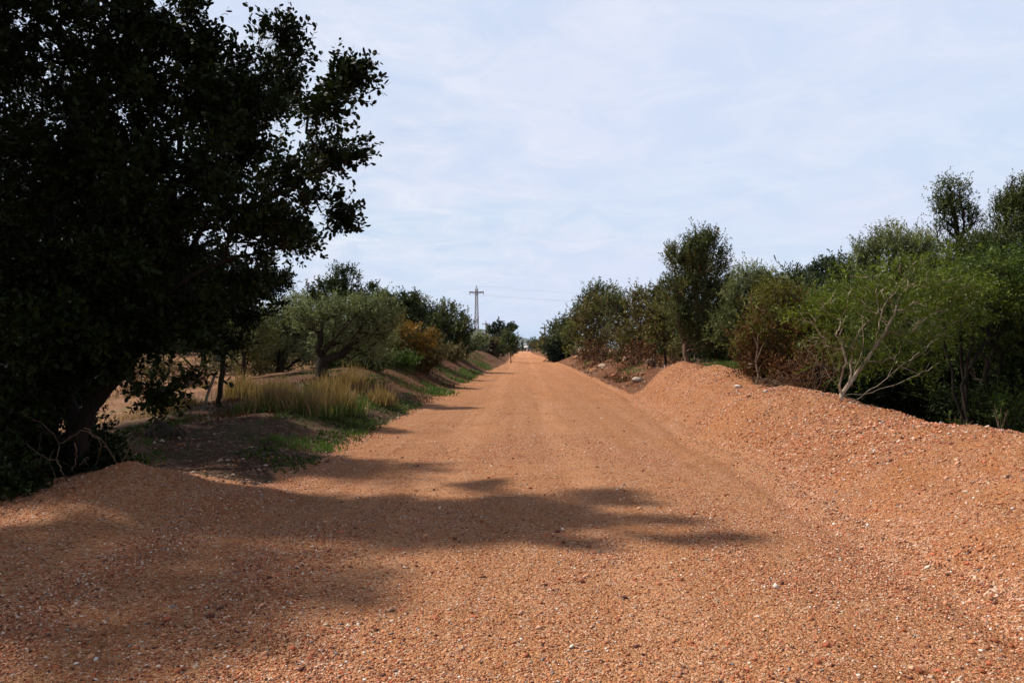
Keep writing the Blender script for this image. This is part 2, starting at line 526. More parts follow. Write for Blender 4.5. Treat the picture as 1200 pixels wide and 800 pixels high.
# ---- tree skeleton and crown
class Skel:
    def __init__(self):
        self.P, self.par, self.L = [], [], []

    def add(self, p, par):
        self.P.append(np.asarray(p, float)); self.par.append(par)
        self.L.append(0 if par < 0 else self.L[par] + float(np.linalg.norm(self.P[-1] - self.P[par])))
        return len(self.P) - 1

    def poly(self, pts, par, rng, jit=.02, sub=4):
        """adds a wobbling polyline; returns the last index"""
        prev = par
        pts = [np.asarray(p, float) for p in pts]
        if prev < 0:
            prev = self.add(pts[0], -1); pts = pts[1:]
        for p in pts:
            a = self.P[prev]; n = max(1, sub)
            L = np.linalg.norm(p - a)
            for i in range(1, n + 1):
                q = a + (p - a) * i / n + (rng.normal(size=3) * jit * L if i < n else 0)
                prev = self.add(q, prev)
        return prev

    def nearest(self, p):
        return int(np.argmin(np.linalg.norm(np.array(self.P) - p, axis=1)))

    def grow(self, att, rng, w=.45, jit=.10, start=1):
        o = np.argsort(np.linalg.norm(att - self.P[min(start, len(self.P) - 1)], axis=1))
        tips = []
        for i in o:
            a = att[i]
            P = np.array(self.P[start:]); L = np.array(self.L[start:])
            dd = np.linalg.norm(P - a, axis=1)
            j = int(np.argmin(dd + w * L)) + start
            d = dd[j - start]
            n = 3 if d > .25 else 2
            prev = j
            for k in range(1, n + 1):
                t = k / n
                q = self.P[j] * (1 - t) + a * t
                if k < n:
                    q = q + rng.normal(size=3) * jit * d + np.array([0, 0, -.06 * d])
                prev = self.add(q, prev)
            tips.append(prev)
        return np.array(tips), att[o]

    def radii(self, r0, rtip, p=2.4):
        n = len(self.P)
        acc = np.zeros(n)
        for i in range(n - 1, -1, -1):
            if acc[i] == 0: acc[i] = 1.0
            if self.par[i] >= 0: acc[self.par[i]] += acc[i]
        r = acc ** (1 / p)
        r = rtip + (r - 1) / max(r[0] - 1, 1e-6) * (r0 - rtip)
        return r

    def mesh(self, geo, r, rmin=0.0):
        n = len(self.P)
        ch = [[] for _ in range(n)]
        for i in range(n):
            if self.par[i] >= 0: ch[self.par[i]].append(i)
        starts = [(-1, 0)]
        while starts:
            par, s = starts.pop()
            chain = ([par] if par >= 0 else []) + [s]
            cur = s
            while ch[cur]:
                c = sorted(ch[cur], key=lambda k: -r[k])
                for o in c[1:]: starts.append((cur, o))
                cur = c[0]; chain.append(cur)
            rr = np.array([r[k] for k in chain])
            if par >= 0: rr[0] = min(rr[0], rr[1] * 1.25)
            if rr[0] < rmin: continue
            k = 10 if rr[0] > .06 else 6 if rr[0] > .02 else 4 if rr[0] > .008 else 3
            geo.tube(np.array([self.P[k2] for k2 in chain]), rr, k)


def lobes_world(lobes, d, depth):
    out = []
    for l in lobes:
        px, py, rx, ry = l[:4]
        dd = l[4] if len(l) > 4 else 0.0
        D = d + dd
        c = at(px, py, D)
        out.append((c, np.array([rx / F * D, rx / F * D * depth, ry / F * D])))
    return out


def sample_lobes(LW, n, rng, shell=.45):
    vol = np.array([np.prod(r) ** .52 for c, r in LW])
    k = rng.choice(len(LW), n, p=vol / vol.sum())
    C = np.array([c for c, r in LW])[k]; RR = np.array([r for c, r in LW])[k]
    u = nrm(rng.normal(size=(n, 3)))
    rad = rng.random(n) ** shell
    # uneven outline
    rad = rad * (0.86 + 0.34 * rng.random(n))
    return C + u * RR * rad[:, None], u


def leaves(tips, out, n, rng, sl, ll, lw, up=.3, spread=.5, m=8, hexa=False, droop=0.0, stem=0.0):
    ns = max(1, int(n / m))
    k = rng.integers(0, len(tips), ns)
    so = tips[k] + rng.normal(size=(ns, 3)) * sl * spread
    sd = nrm(out[k] * .6 + rng.normal(size=(ns, 3)) * .55 + np.array([0, 0, up]))
    slen = sl * (.6 + .8 * rng.random(ns))
    t = (np.arange(m) + .5) / m
    B = so[:, None] + sd[:, None] * (slen[:, None] * t)[:, :, None]
    B[:, :, 2] -= droop * (t ** 2)[None] * slen[:, None]
    SD = np.broadcast_to(sd[:, None], B.shape)
    perp = nrm(np.cross(SD, rng.normal(size=B.shape)))
    ld = nrm(SD * .65 + perp * .8 + rng.normal(size=B.shape) * .15)
    wd = nrm(np.cross(ld, np.array([0, 0, 1.0]) + rng.normal(size=B.shape) * .75))
    B = B.reshape(-1, 3); ld = ld.reshape(-1, 3); wd = wd.reshape(-1, 3)
    N = len(B)
    s = (.65 + .6 * rng.random(N))[:, None]
    L, W = ll * s, lw * s
    clump = np.repeat(rng.random(ns), m)
    tipt = rng.random(len(tips))[np.repeat(k, m)]
    tone_a = np.clip(.45 * clump + .35 * tipt + .35 * rng.random(N) - .05, 0, 1)
    tone_b = .75 + .5 * rng.random(N)
    i = np.arange(N)
    if hexa:
        V = np.stack([B, B + ld * .28 * L + wd * .42 * W, B + ld * .72 * L + wd * .48 * W, B + ld * L,
                      B + ld * .72 * L - wd * .48 * W, B + ld * .28 * L - wd * .42 * W], 1).reshape(-1, 3)
        Q = np.concatenate([np.stack([i * 6, i * 6 + 1, i * 6 + 2, i * 6 + 3], 1), np.stack([i * 6, i * 6 + 3, i * 6 + 4, i * 6 + 5], 1)])
        nv = 6
    else:
        V = np.stack([B, B + ld * .5 * L + wd * .5 * W, B + ld * L, B + ld * .5 * L - wd * .5 * W], 1).reshape(-1, 3)
        Q = np.stack([i * 4, i * 4 + 1, i * 4 + 2, i * 4 + 3], 1)
        nv = 4
    T = np.stack([np.repeat(tone_a, nv), np.repeat(tone_b, nv), np.zeros(N * nv)], 1)
    if stem > 0:
        e = so + sd * slen[:, None]; e[:, 2] -= droop * slen
        pw = nrm(np.cross(sd, rng.normal(size=sd.shape))) * stem
        sv = np.stack([so - sd * sl * .7 - pw, so - sd * sl * .7 + pw, e + pw * .4, e - pw * .4], 1).reshape(-1, 3)
        j = len(V) + np.arange(ns)[:, None] * 4 + np.arange(4)[None]
        V = np.concatenate([V, sv]); Q = np.concatenate([Q, j])
        T = np.concatenate([T, np.tile(np.array([[.6, 1.1, 0]]), (len(sv), 1))])
    return V, Q, T


LEAF_TOTAL = 0
SHAPES = {  # sprig length, leaf length, leaf width, up, spread, leaves per sprig, droop
    'broad': (.23, .064, .036, .25, .24, 10, 0),
    'olive': (.26, .062, .015, .75, .42, 12, .0),
    'willow': (.24, .072, .019, .3, .6, 10, .3),
    'fine': (.16, .034, .010, .4, .55, 10, 0),
    'needle': (.14, .060, .008, .5, .6, 12, 0),
}


def tree(name, label, cat, d, base_px, lobes, leafkind, shape, trunk_r=.09, group=None, seed=1, natt=None, lai=3.0, depth=1.0,
         bark=None, base_z=None, skel=None, leaf_min_px=2.8, second=None, twig_r=None, w=.45, base_dx=0.0, crown_name='crown',
         hexa=False, stems=1, minvis=0.0, up=None, spread=None, trunk_name='trunk', shell=.45, stem=0.0, base_d=None, skirt=None):
    global LEAF_TOTAL
    rng = rs(seed)
    bd = base_d if base_d is not None else d
    bx = (base_px - VX) / F * bd + base_dx
    bz = gz(bx, bd) if base_z is None else base_z
    root = wempty(name, (bx, bd, bz), label, cat, group)
    LW = lobes_world(lobes, d, depth)
    if skirt is None: skirt = cat == 'shrub'
    if skirt:
        for c, r in list(LW):
            if c[2] - r[2] - bz < 1.6 * r[2] + .4:
                zc = bz + max(.12, (c[2] - bz) * .38)
                LW.append((np.array([c[0] * .8 + bx * .2, c[1], zc]), np.array([r[0] * .95, r[1] * .95, max(.15, zc - bz)])))
    vols = np.array([np.prod(r) for c, r in LW])
    cen = sum(c * v for (c, r), v in zip(LW, vols)) / vols.sum()
    size = float(np.cbrt(vols.sum()))
    low = min(c[2] - r[2] for c, r in LW)
    sk = Skel()
    if skel:
        k0 = None
        for pl in skel:
            pts = []
            for q in pl:
                pts.append(at(q[0], q[1], d + (q[2] if len(q) > 2 else 0.0)))
            if k0 is None:
                pts = [np.array([bx, bd, bz - .15])] + pts
                sk.poly(pts, -1, rng, .02); k0 = 1
            else:
                j = sk.nearest(pts[0]); sk.poly(pts[1:] if np.linalg.norm(sk.P[j] - pts[0]) < .6 else pts, j, rng, .025)
    else:
        top = np.array([cen[0], cen[1], max(low + .25 * (cen[2] - low), bz + .25)])
        b = np.array([bx, bd, bz - .15])
        sk.poly([b, b * .6 + top * .4 + rng.normal(size=3) * .04 * size, top], -1, rng, .05, 3)
        for s in range(stems - 1):
            l = LW[s % len(LW)][0]
            q = b + np.array([rng.normal() * .12, rng.normal() * .12, .2])
            sk.poly([q, (q + l) / 2 + rng.normal(size=3) * .08 * size, l], 0, rng, .05, 3)
    if natt is None:
        natt = int(np.clip(90 + size * 90, 90, 330))
    att, _ = sample_lobes(LW, natt, rng, shell)
    tips, att = sk.grow(att, rng, w=w)
    out = nrm(att - cen + np.array([0, 0, .1 * size]))
    r = sk.radii(trunk_r, twig_r if twig_r else max(.004, .0005 * d))
    r[:3] *= [1.25, 1.1, 1.0] if len(r) > 3 else 1
    g = Geo()
    sk.mesh(g, r, minvis)
    g.obj(trunk_name, [bark or M_bark], root, smooth=True)
    sl, ll, lw_, u_, sp_, m_, dr_ = SHAPES[shape]
    k = max(1.0, leaf_min_px * d / F / ll)
    ll2, lw2 = ll * k, lw_ * k
    if k > 1: lw2 = max(lw2, .0011 * d * 1.2)
    if k > 1 and shape == 'needle': lw2 = max(lw2, .0014 * d)
    sl2 = max(sl, sl * k ** .6)
    area = sum(math.pi * rr[0] * rr[2] for c, rr in LW)
    n = int(area * lai / (.5 * .55 * ll2 * lw2))
    n = min(n, 190000)
    LEAF_TOTAL += n
    # a few twig points inside each branch get foliage too
    kinds = [(leafkind, 1.0)] if second is None else [(leafkind, 1 - second[1]), (second[0], second[1])]
    sel = rng.random(len(att))
    a0 = 0.0
    for kind, fr in kinds:
        if second is not None and len(second) > 2:      # second kind sits where the test says (e.g. blossoms at the top)
            zt = (att[:, 2] - att[:, 2].min()) / np.ptp(att[:, 2])
            key = np.clip(sel * .45 + (1 - zt) * .55, 0, 1) if second[2] == 'top' else np.clip(sel * .45 + zt * .55, 0, 1)
            q = np.quantile(key, fr if kind == second[0] else 1 - second[1])
            q = np.quantile(key, second[1])
            mask = key <= q if kind == second[0] else key > q
        else:
            mask = (sel >= a0) & (sel < a0 + fr)
        a0 += fr
        if not mask.any(): continue
        Vv, Qq, Tt = leaves(att[mask], out[mask], n * fr, rng, sl2, ll2, lw2, u_ if up is None else up, sp_ if spread is None else spread,
                            m_, hexa, dr_, stem)
        nm = crown_name if kind == leafkind else {'flower': 'blossom'}.get(kind, 'crown')
        mesh_obj(nm, Vv, Qq, None, [LM[kind]], root, tone=Tt)
    return root




# ================================================================== TREES
# ---- left side, near: the big dark carob
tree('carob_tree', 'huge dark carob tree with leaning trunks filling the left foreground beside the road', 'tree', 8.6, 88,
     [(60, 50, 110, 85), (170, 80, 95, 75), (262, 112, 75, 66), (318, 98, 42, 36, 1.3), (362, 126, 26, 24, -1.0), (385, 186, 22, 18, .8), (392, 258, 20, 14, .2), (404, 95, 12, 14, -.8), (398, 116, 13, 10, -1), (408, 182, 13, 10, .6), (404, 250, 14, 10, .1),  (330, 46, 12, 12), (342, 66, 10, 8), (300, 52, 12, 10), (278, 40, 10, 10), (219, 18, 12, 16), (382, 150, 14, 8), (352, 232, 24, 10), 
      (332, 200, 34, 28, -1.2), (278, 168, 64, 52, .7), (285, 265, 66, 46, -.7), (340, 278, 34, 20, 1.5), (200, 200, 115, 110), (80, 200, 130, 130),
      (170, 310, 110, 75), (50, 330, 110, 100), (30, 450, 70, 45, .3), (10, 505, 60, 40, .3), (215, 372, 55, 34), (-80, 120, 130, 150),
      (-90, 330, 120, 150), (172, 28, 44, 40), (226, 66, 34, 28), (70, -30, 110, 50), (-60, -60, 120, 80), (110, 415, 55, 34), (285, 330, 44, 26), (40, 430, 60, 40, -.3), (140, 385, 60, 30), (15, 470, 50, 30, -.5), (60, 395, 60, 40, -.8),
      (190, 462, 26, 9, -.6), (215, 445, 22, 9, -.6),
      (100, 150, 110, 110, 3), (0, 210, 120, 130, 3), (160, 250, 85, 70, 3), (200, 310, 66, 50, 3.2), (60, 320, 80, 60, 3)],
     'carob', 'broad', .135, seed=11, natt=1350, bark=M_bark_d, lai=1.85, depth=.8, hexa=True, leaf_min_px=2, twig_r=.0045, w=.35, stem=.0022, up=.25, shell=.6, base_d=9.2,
     skel=[[(92, 520), (105, 478), (138, 440, .1), (165, 395, .2), (190, 350, .2), (235, 270, 0), (290, 200, -.1)],
           [(92, 520), (70, 440, .2), (55, 350, .3), (62, 220, .2), (100, 90, .1)],
           [(70, 440, .2), (20, 380, .6), (-40, 250, .5), (-50, 100, .2), (0, 41, -.2), (56, 56, -.3), (86, 71, -.3), (109, 80, -.3), (157, 88, -.3), (240, 84, -.3), (300, 70, -.3)],
           [(165, 395, .2), (215, 330, -.3), (280, 300, -.5), (350, 290, -.5), (390, 262, -.5)],
           [(235, 270, 0), (300, 240, -.2), (350, 215, -.3), (385, 190, -.4)],
           [(190, 350, .2), (190, 400, -.5), (192, 440, -.6), (205, 455, -.6)],
           [(92, 520), (45, 505, -.4), (10, 480, -.5), (-30, 470, -.4)]])
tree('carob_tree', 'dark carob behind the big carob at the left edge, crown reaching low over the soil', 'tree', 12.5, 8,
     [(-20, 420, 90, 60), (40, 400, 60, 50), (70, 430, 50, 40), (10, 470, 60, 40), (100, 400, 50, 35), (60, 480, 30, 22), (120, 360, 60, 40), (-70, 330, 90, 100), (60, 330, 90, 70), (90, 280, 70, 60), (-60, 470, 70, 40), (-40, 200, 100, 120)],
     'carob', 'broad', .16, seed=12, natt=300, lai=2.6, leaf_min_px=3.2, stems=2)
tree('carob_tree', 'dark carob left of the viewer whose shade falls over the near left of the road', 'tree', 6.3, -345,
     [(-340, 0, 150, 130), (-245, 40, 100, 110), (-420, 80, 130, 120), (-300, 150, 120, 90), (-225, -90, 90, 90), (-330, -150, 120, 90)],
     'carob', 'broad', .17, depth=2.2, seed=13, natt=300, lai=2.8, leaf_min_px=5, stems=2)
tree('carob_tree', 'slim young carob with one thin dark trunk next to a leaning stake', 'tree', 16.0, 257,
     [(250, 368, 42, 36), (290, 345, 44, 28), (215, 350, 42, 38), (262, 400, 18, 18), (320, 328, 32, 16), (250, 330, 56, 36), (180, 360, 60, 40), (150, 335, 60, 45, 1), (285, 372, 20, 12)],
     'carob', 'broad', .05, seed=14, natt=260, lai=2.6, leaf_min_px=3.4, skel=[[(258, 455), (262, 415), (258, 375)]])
OG = 'dark orchard trees across the sandy field on the left'
for i, (px, d, lob, lb) in enumerate([
        (236, 38, [(236, 372, 50, 30), (200, 385, 35, 22), (270, 385, 30, 25)], 'dark orchard tree whose trunk shows on the sandy field left of the thin young carob'),
        (142, 40, [(140, 375, 50, 38), (105, 385, 40, 28), (170, 392, 30, 20)], 'dark orchard tree seen under the big carob between its leaning trunks'),
        (45, 36, [(40, 380, 60, 40), (0, 385, 50, 40), (85, 390, 40, 26)], 'dark orchard tree low behind the big carob near the left edge'),
        (-60, 44, [(-60, 375, 70, 45)], 'orchard tree just outside the left edge across the field'),
        (90, 55, [(90, 378, 60, 32)], 'farther orchard tree behind the dark ones across the sandy field'),
        (200, 60, [(205, 380, 60, 28)], 'small farthest orchard tree on the sandy field behind the leaning trunk')]):
    tree('orchard_tree', lb, 'tree', d, px, lob, 'carob_far', 'broad', .16, OG, seed=30 + i, natt=130, lai=3, skirt=i not in (0, 1))

tree('carob_tree', 'added dark carob, mostly unseen behind the big one, to shade the litter strewn left verge', 'tree', 14.0, 105,
     [(110, 335, 80, 60), (165, 362, 60, 42), (50, 320, 80, 70), (130, 280, 70, 55), (195, 350, 45, 35)], 'carob', 'broad', .12, seed=15, natt=330, lai=2.0, leaf_min_px=4)  # mostly unseen tree, added so its crown shades the verge
tree('shrub', 'tangled dark shrub wrapping the foot of the big carob', 'shrub', 8.9, 60,
     [(20, 535, 60, 45), (88, 535, 42, 44), (-40, 545, 60, 60), (128, 560, 26, 26), (60, 500, 50, 36)], 'carob', 'broad', .04, seed=16, natt=260, lai=2.4, stems=6)
tree('shrub', 'dark shrub at the lower left edge behind the small gravel heap', 'shrub', 7.6, -40,
     [(-30, 575, 60, 50), (15, 590, 36, 34), (-100, 580, 60, 60)], 'carob', 'broad', .04, seed=17, natt=180, lai=2.4, stems=5)
DS = 'dry scrub on the sandy field left of the grass'
for i, (px, d, lob, kind) in enumerate([(300, 27, [(298, 428, 26, 12)], 'brown'), (222, 24, [(224, 440, 18, 10)], 'rust'), (190, 30, [(186, 428, 24, 12)], 'brown'), (262, 33, [(262, 420, 26, 12)], 'evergreen'),
                                      (160, 22, [(160, 452, 18, 10)], 'rust'), (325, 30, [(325, 424, 24, 12)], 'yellow'), (60, 24, [(60, 440, 40, 18)], 'brown')]):
    tree('dry_shrub', ['low brown scrub on the field just left of the dry grass', 'small rust coloured scrub between the leaning carob trunk and the stake', 'brown scrub on the field below the leaning carob branch',
                       'dark green scrub on the field behind the thin young carob', 'reddish scrub nearest the big carob trunk on the field', 'yellowish scrub under the silvery olives',
                       'brown scrub on the field behind the big carob trunk'][i], 'shrub', d, px, lob, kind, 'fine', .03, DS, seed=260 + i, natt=60, lai=1.9, stems=5, bark=M_bark_b)
# ---- left side, middle: olives, carobs, shrubs
tree('olive_tree', 'silvery olive tree behind the tall dry grass, left of the crooked one', 'tree', 27, 330,
     [(345, 378, 34, 28), (320, 392, 34, 26), (300, 400, 30, 20), (360, 400, 30, 22)], 'olive', 'olive', .12, seed=51, stems=3, bark=M_bark)
tree('olive_tree', 'small young olive on a thin trunk behind the left end of the dry grass', 'tree', 24, 286,
     [(284, 402, 26, 20), (300, 388, 22, 20), (270, 392, 20, 18)], 'olive', 'olive', .05, seed=52, natt=100, second=('yellow', .4))
tree('olive_tree', 'silvery olive with a dark crooked two-armed trunk behind the dry grass', 'tree', 22, 378,
     [(395, 372, 30, 20), (425, 366, 28, 24), (448, 378, 22, 24), (360, 372, 20, 18), (400, 400, 42, 14, .8), (432, 398, 24, 20, .5), (410, 385, 35, 22, 1.2)],
     'olive', 'olive', .17, seed=53, natt=230, lai=2.3, depth=.9, second=('wild_olive', .3),
     skel=[[(377, 418), (370, 406, -.3), (379, 392, -.5), (375, 383, -.7), (366, 379, -.8), (353, 377, -.9)],
           [(377, 418), (386, 405, -.2), (397, 392, -.4), (408, 379, -.6), (425, 376, -.6)],
           [(353, 377, -.9), (344, 372, -.8)], [(408, 379, -.6), (418, 366, -.4)]])
tree('carob_tree', 'tall dark carob rising above the silvery olives on the left', 'tree', 33, 402,
     [(404, 326, 18, 18), (396, 348, 26, 18), (412, 358, 22, 20), (372, 350, 18, 14), (400, 380, 40, 22), (352, 362, 16, 12), (384, 340, 14, 12)],
     'carob_far', 'broad', .15, seed=54, natt=200, lai=2.4)
tree('carob_tree', 'dark carob with two knobbly tops right of the tallest one on the left', 'tree', 35, 436,
     [(432, 350, 17, 13), (430, 372, 24, 18), (447, 360, 12, 12), (420, 392, 30, 18)], 'carob_far', 'broad', .12, seed=55, natt=130, lai=2.6)
tree('carob_tree', 'dark carob with spiky top between the knobbly carob and the dense evergreen', 'tree', 40, 472,
     [(470, 348, 18, 18), (485, 360, 12, 14), (462, 372, 28, 20), (455, 358, 12, 10), (478, 388, 28, 20)], 'carob_far', 'broad', .13, seed=56, natt=150, lai=2.6)
tree('evergreen_tree', 'dense dark evergreen rounding off the left tree row above the bank', 'tree', 52, 522,
     [(508, 372, 24, 20), (530, 385, 20, 20), (518, 398, 30, 24), (496, 390, 22, 26), (538, 400, 12, 18), (520, 412, 26, 12), (490, 368, 12, 12)],
     'evergreen', 'fine', .14, seed=57, natt=230, lai=3.4, second=('wild_olive', .35, 'top'))
tree('flowering_shrub', 'shrub sprinkled with orange yellow blossom on the left bank', 'shrub', 32, 475,
     [(462, 392, 18, 10), (452, 402, 18, 12), (484, 396, 20, 13), (474, 410, 30, 16), (503, 403, 13, 10), (480, 424, 32, 10), (500, 418, 16, 12)],
     'brown', 'fine', .05, seed=58, natt=200, lai=3.0, second=('flower', .24, 'top'), stems=4, bark=M_bark_b)
tree('shrub', 'low grey green shrub at the foot of the crooked olive', 'shrub', 26, 430,
     [(428, 418, 18, 11), (442, 424, 14, 9), (418, 425, 14, 8)], 'wild_olive', 'fine', .03, seed=59, natt=90, lai=3.2, stems=4)
tree('shrub', 'low bright green shrub in front of the blossoming shrub', 'shrub', 30, 462,
     [(458, 424, 17, 8), (472, 428, 14, 7), (446, 430, 12, 6)], 'green', 'fine', .03, seed=60, natt=90, lai=3.2, stems=4, second=('grass', .4))
tree('shrub', 'bare thin shoots sticking up beside the dense evergreen', 'shrub', 62, 542,
     [(543, 375, 4, 7), (540, 392, 6, 10)], 'evergreen', 'fine', .025, seed=61, natt=22, lai=.8)
tree('shrub', 'dark undergrowth shrub below the dense evergreen on the bank', 'shrub', 47, 512,
     [(505, 414, 20, 10), (528, 414, 18, 9)], 'brown', 'fine', .03, seed=62, natt=70, lai=3, stems=4)
tree('shrub', 'dark shaded shrub filling under the olives behind the grass', 'shrub', 29, 400,
     [(330, 412, 30, 12), (392, 408, 45, 14), (440, 408, 26, 14)], 'evergreen', 'fine', .04, seed=63, natt=130, lai=3, stems=5)
# ---- left side, far
tree('pine_tree', 'far umbrella shaped pine with clumped crown on the left of the road', 'tree', 125, 590,
     [(582, 382, 9, 6), (596, 386, 9, 5.5), (577, 389, 7, 4), (588, 397, 13, 9), (588, 388, 7, 5), (601, 384, 4.5, 4)], 'pine', 'needle', .2, seed=71, natt=140, lai=4, leaf_min_px=2.2)
tree('shrub', 'big brown green shrub in front of the far pine', 'shrub', 96, 575,
     [(573, 402, 14, 9), (563, 405, 8, 7), (583, 406, 10, 8)], 'brown', 'fine', .08, seed=72, natt=110, lai=3.4, leaf_min_px=2.4, stems=3)
tree('shrub', 'pale grey green shrub left of the far pine', 'shrub', 92, 558,
     [(560, 397, 8, 6), (554, 403, 8, 7), (566, 400, 5, 6)], 'olive', 'fine', .06, seed=73, natt=90, lai=2.6, leaf_min_px=2.4, stems=3)
tree('young_tree', 'small round young tree on a thin stem at the far left road edge', 'tree', 86, 599,
     [(597, 400, 10, 9), (599, 407, 9, 6), (596, 393, 6, 5)], 'green', 'olive', .05, seed=74, natt=100, lai=2.8, leaf_min_px=2.2, second=('wild_olive', .5))
tree('tree', 'dark tree touching the right side of the far pine', 'tree', 230, 600,
     [(600, 400, 4.5, 6), (597, 406, 7, 4)], 'evergreen', 'fine', .12, seed=75, natt=70, lai=3.4, leaf_min_px=2.2)
FL = 'far roadside shrubs lining the left of the track'
for i, (px, d, lob) in enumerate([(588, 170, [(590, 406, 6, 4)]), (602, 260, [(602, 407, 4.5, 3)]), (590, 150, [(590, 405, 8, 4.5)]), (548, 110, [(546, 408, 8, 4)]), (540, 70, [(540, 406, 9, 6)])]):
    lb = ['low dark shrub at the road edge just beyond the far pine', 'tiny dark shrub by the left of the white buildings', 'dark shrub under the crown of the far pine',
          'olive green shrub beneath the lattice pylon', 'shrub on top of the bank right of the dense evergreen'][i]
    tree('shrub', lb, 'shrub', d, px, lob, 'evergreen', 'fine', .06, FL, seed=80 + i, natt=50, lai=3.2, leaf_min_px=2.2, stems=3)

# ---- right side, from far to near
FR = 'roadside trees and shrubs lining the far right of the track'
for i, (px, d, lob, kind, lb) in enumerate([
        (623, 400, [(623, 405, 4, 3)], 'evergreen', 'tiny farthest dark tree right of the white buildings'),
        (629, 290, [(628, 403, 6, 5), (634, 404, 5, 4)], 'evergreen', 'small round dark tree at the far right end of the track'),
        (638, 190, [(637, 402, 7, 6), (631, 406, 5, 4)], 'brown', 'low brownish shrub before the farthest right trees'),
        (644, 150, [(643, 399, 9, 8), (636, 406, 6, 4)], 'yellow', 'yellow green shrub beyond the round dark shrub'),
        (652, 130, [(650, 386, 7, 8), (656, 392, 9, 9)], 'evergreen', 'dark tree top rising behind the round dark shrub'),
        (661, 108, [(661, 380, 9, 9), (664, 392, 12, 10)], 'wild_olive', 'grey green olive tree left of the brown tree group'),
        (668, 92, [(666, 395, 12, 14), (660, 402, 12, 9)], 'wild_olive', 'low olive directly behind the round dark shrub')]):
    tree('roadside_tree', lb, 'tree', d, px, lob, kind, 'fine', .09, FR, seed=100 + i, natt=90, lai=3.3, leaf_min_px=2.4, stems=2)
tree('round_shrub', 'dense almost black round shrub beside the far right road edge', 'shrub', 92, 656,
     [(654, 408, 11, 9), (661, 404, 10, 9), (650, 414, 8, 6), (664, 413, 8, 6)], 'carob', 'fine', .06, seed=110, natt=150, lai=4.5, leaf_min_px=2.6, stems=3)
BG = 'brown green trees in the row behind the right bank'
bt = [(684, 85, [(682, 372, 12, 14), (676, 388, 14, 14), (690, 398, 16, 12)], 'yellow', ('wild_olive', .4, 'top'), 'yellowish tree at the left end of the brown row on the right'),
      (704, 90, [(700, 343, 14, 9), (714, 346, 12, 9), (690, 352, 10, 9), (706, 362, 24, 14)], 'wild_olive', None, 'olive topped tree peeping above the brown row on the right'),
      (702, 72, [(700, 362, 17, 15), (690, 380, 18, 16), (712, 385, 20, 18), (700, 400, 22, 10)], 'brown', ('yellow', .3), 'brown green tree with pale stems left in the row behind the rocky bank'),
      (728, 57, [(722, 358, 16, 14), (732, 372, 18, 16), (728, 392, 22, 16)], 'brown', ('wild_olive', .35, 'top'), 'brown green tree in the middle of the row behind the rocky bank'),
      (752, 47, [(748, 362, 15, 14), (745, 348, 8, 7), (756, 382, 20, 18), (740, 396, 16, 14)], 'yellow', ('brown', .6), 'yellowish brown tree left of the slender roadside tree'),
      (788, 41, [(768, 350, 14, 12), (776, 344, 9, 8), (782, 366, 18, 16), (790, 392, 26, 18)], 'wild_olive', ('brown', .4), 'olive tree just left of the tallest conical tree')]
for i, (px, d, lob, kind, sec, lb) in enumerate(bt):
    tree('roadside_tree', lb, 'tree', d, px, lob, kind, 'fine', .12, BG, seed=120 + i, natt=170, lai=3.0, stems=4, second=sec, bark=M_bark_b)
tree('young_tree', 'slender roadside tree with a single dark stem on the rocky bank', 'tree', 31, 780,
     [(772, 365, 14, 14), (780, 382, 16, 14), (768, 390, 10, 10), (786, 368, 10, 10)], 'brown', 'fine', .05, seed=130, natt=130, lai=2.4, base_z=.80,
     skel=[[(780, 425), (779, 405), (777, 385)]], bark=M_bark, second=('yellow', .4))
tree('wild_olive_tree', 'tallest conical grey green tree on the right with two pointed tops', 'tree', 26.5, 806,
     [(816, 287, 14, 16), (831, 285, 10, 14), (804, 308, 21, 18), (826, 308, 26, 22), (845, 300, 7, 9), (846, 318, 10, 12), (790, 300, 8, 9), (812, 332, 30, 22), (838, 345, 24, 25),
      (795, 342, 17, 18), (852, 340, 10, 14), (826, 370, 34, 24), (802, 372, 22, 20), (848, 388, 20, 20), (825, 395, 30, 14)],
     'wild_olive', 'olive', .10, seed=140, natt=430, lai=3.0, bark=M_bark_b, second=('brown', .10), shell=.55,
     skel=[[(803, 405), (797, 385), (790, 365), (782, 345, -.5)], [(803, 405), (812, 370), (818, 330), (820, 295)], [(812, 370), (835, 340), (845, 310)]])
tree('wild_olive_tree', 'grey green olive right of the tallest conical tree', 'tree', 23.5, 872,
     [(878, 330, 18, 15), (864, 342, 16, 18), (892, 340, 14, 18), (876, 362, 28, 22), (860, 385, 24, 22), (890, 388, 22, 24), (900, 326, 8, 8)],
     'wild_olive', 'olive', .1, seed=141, natt=280, lai=2.6, second=('olive', .35, 'top'), stems=3)
tree('tree', 'dark shaded tree filling the gap under the conical tree', 'tree', 29, 850,
     [(830, 392, 26, 22), (862, 395, 26, 22), (890, 395, 26, 26), (905, 360, 25, 28)], 'carob', 'fine', .12, seed=142, natt=200, lai=4, stems=3)
tree('pine_tree', 'dark round topped pine standing alone behind the yellow green shrubs', 'tree', 42, 965,
     [(967, 312, 16, 9), (982, 322, 13, 10), (952, 318, 8, 6), (966, 330, 26, 10), (946, 336, 10, 7), (968, 348, 32, 14)], 'pine', 'needle', .15, seed=143, natt=230, lai=4)
tree('tree', 'low grey green tree between the lone pine and the olives', 'tree', 38, 925,
     [(922, 336, 14, 9), (905, 335, 14, 10), (938, 345, 18, 14), (920, 360, 35, 20)], 'wild_olive', 'fine', .12, seed=144, natt=150, lai=3)
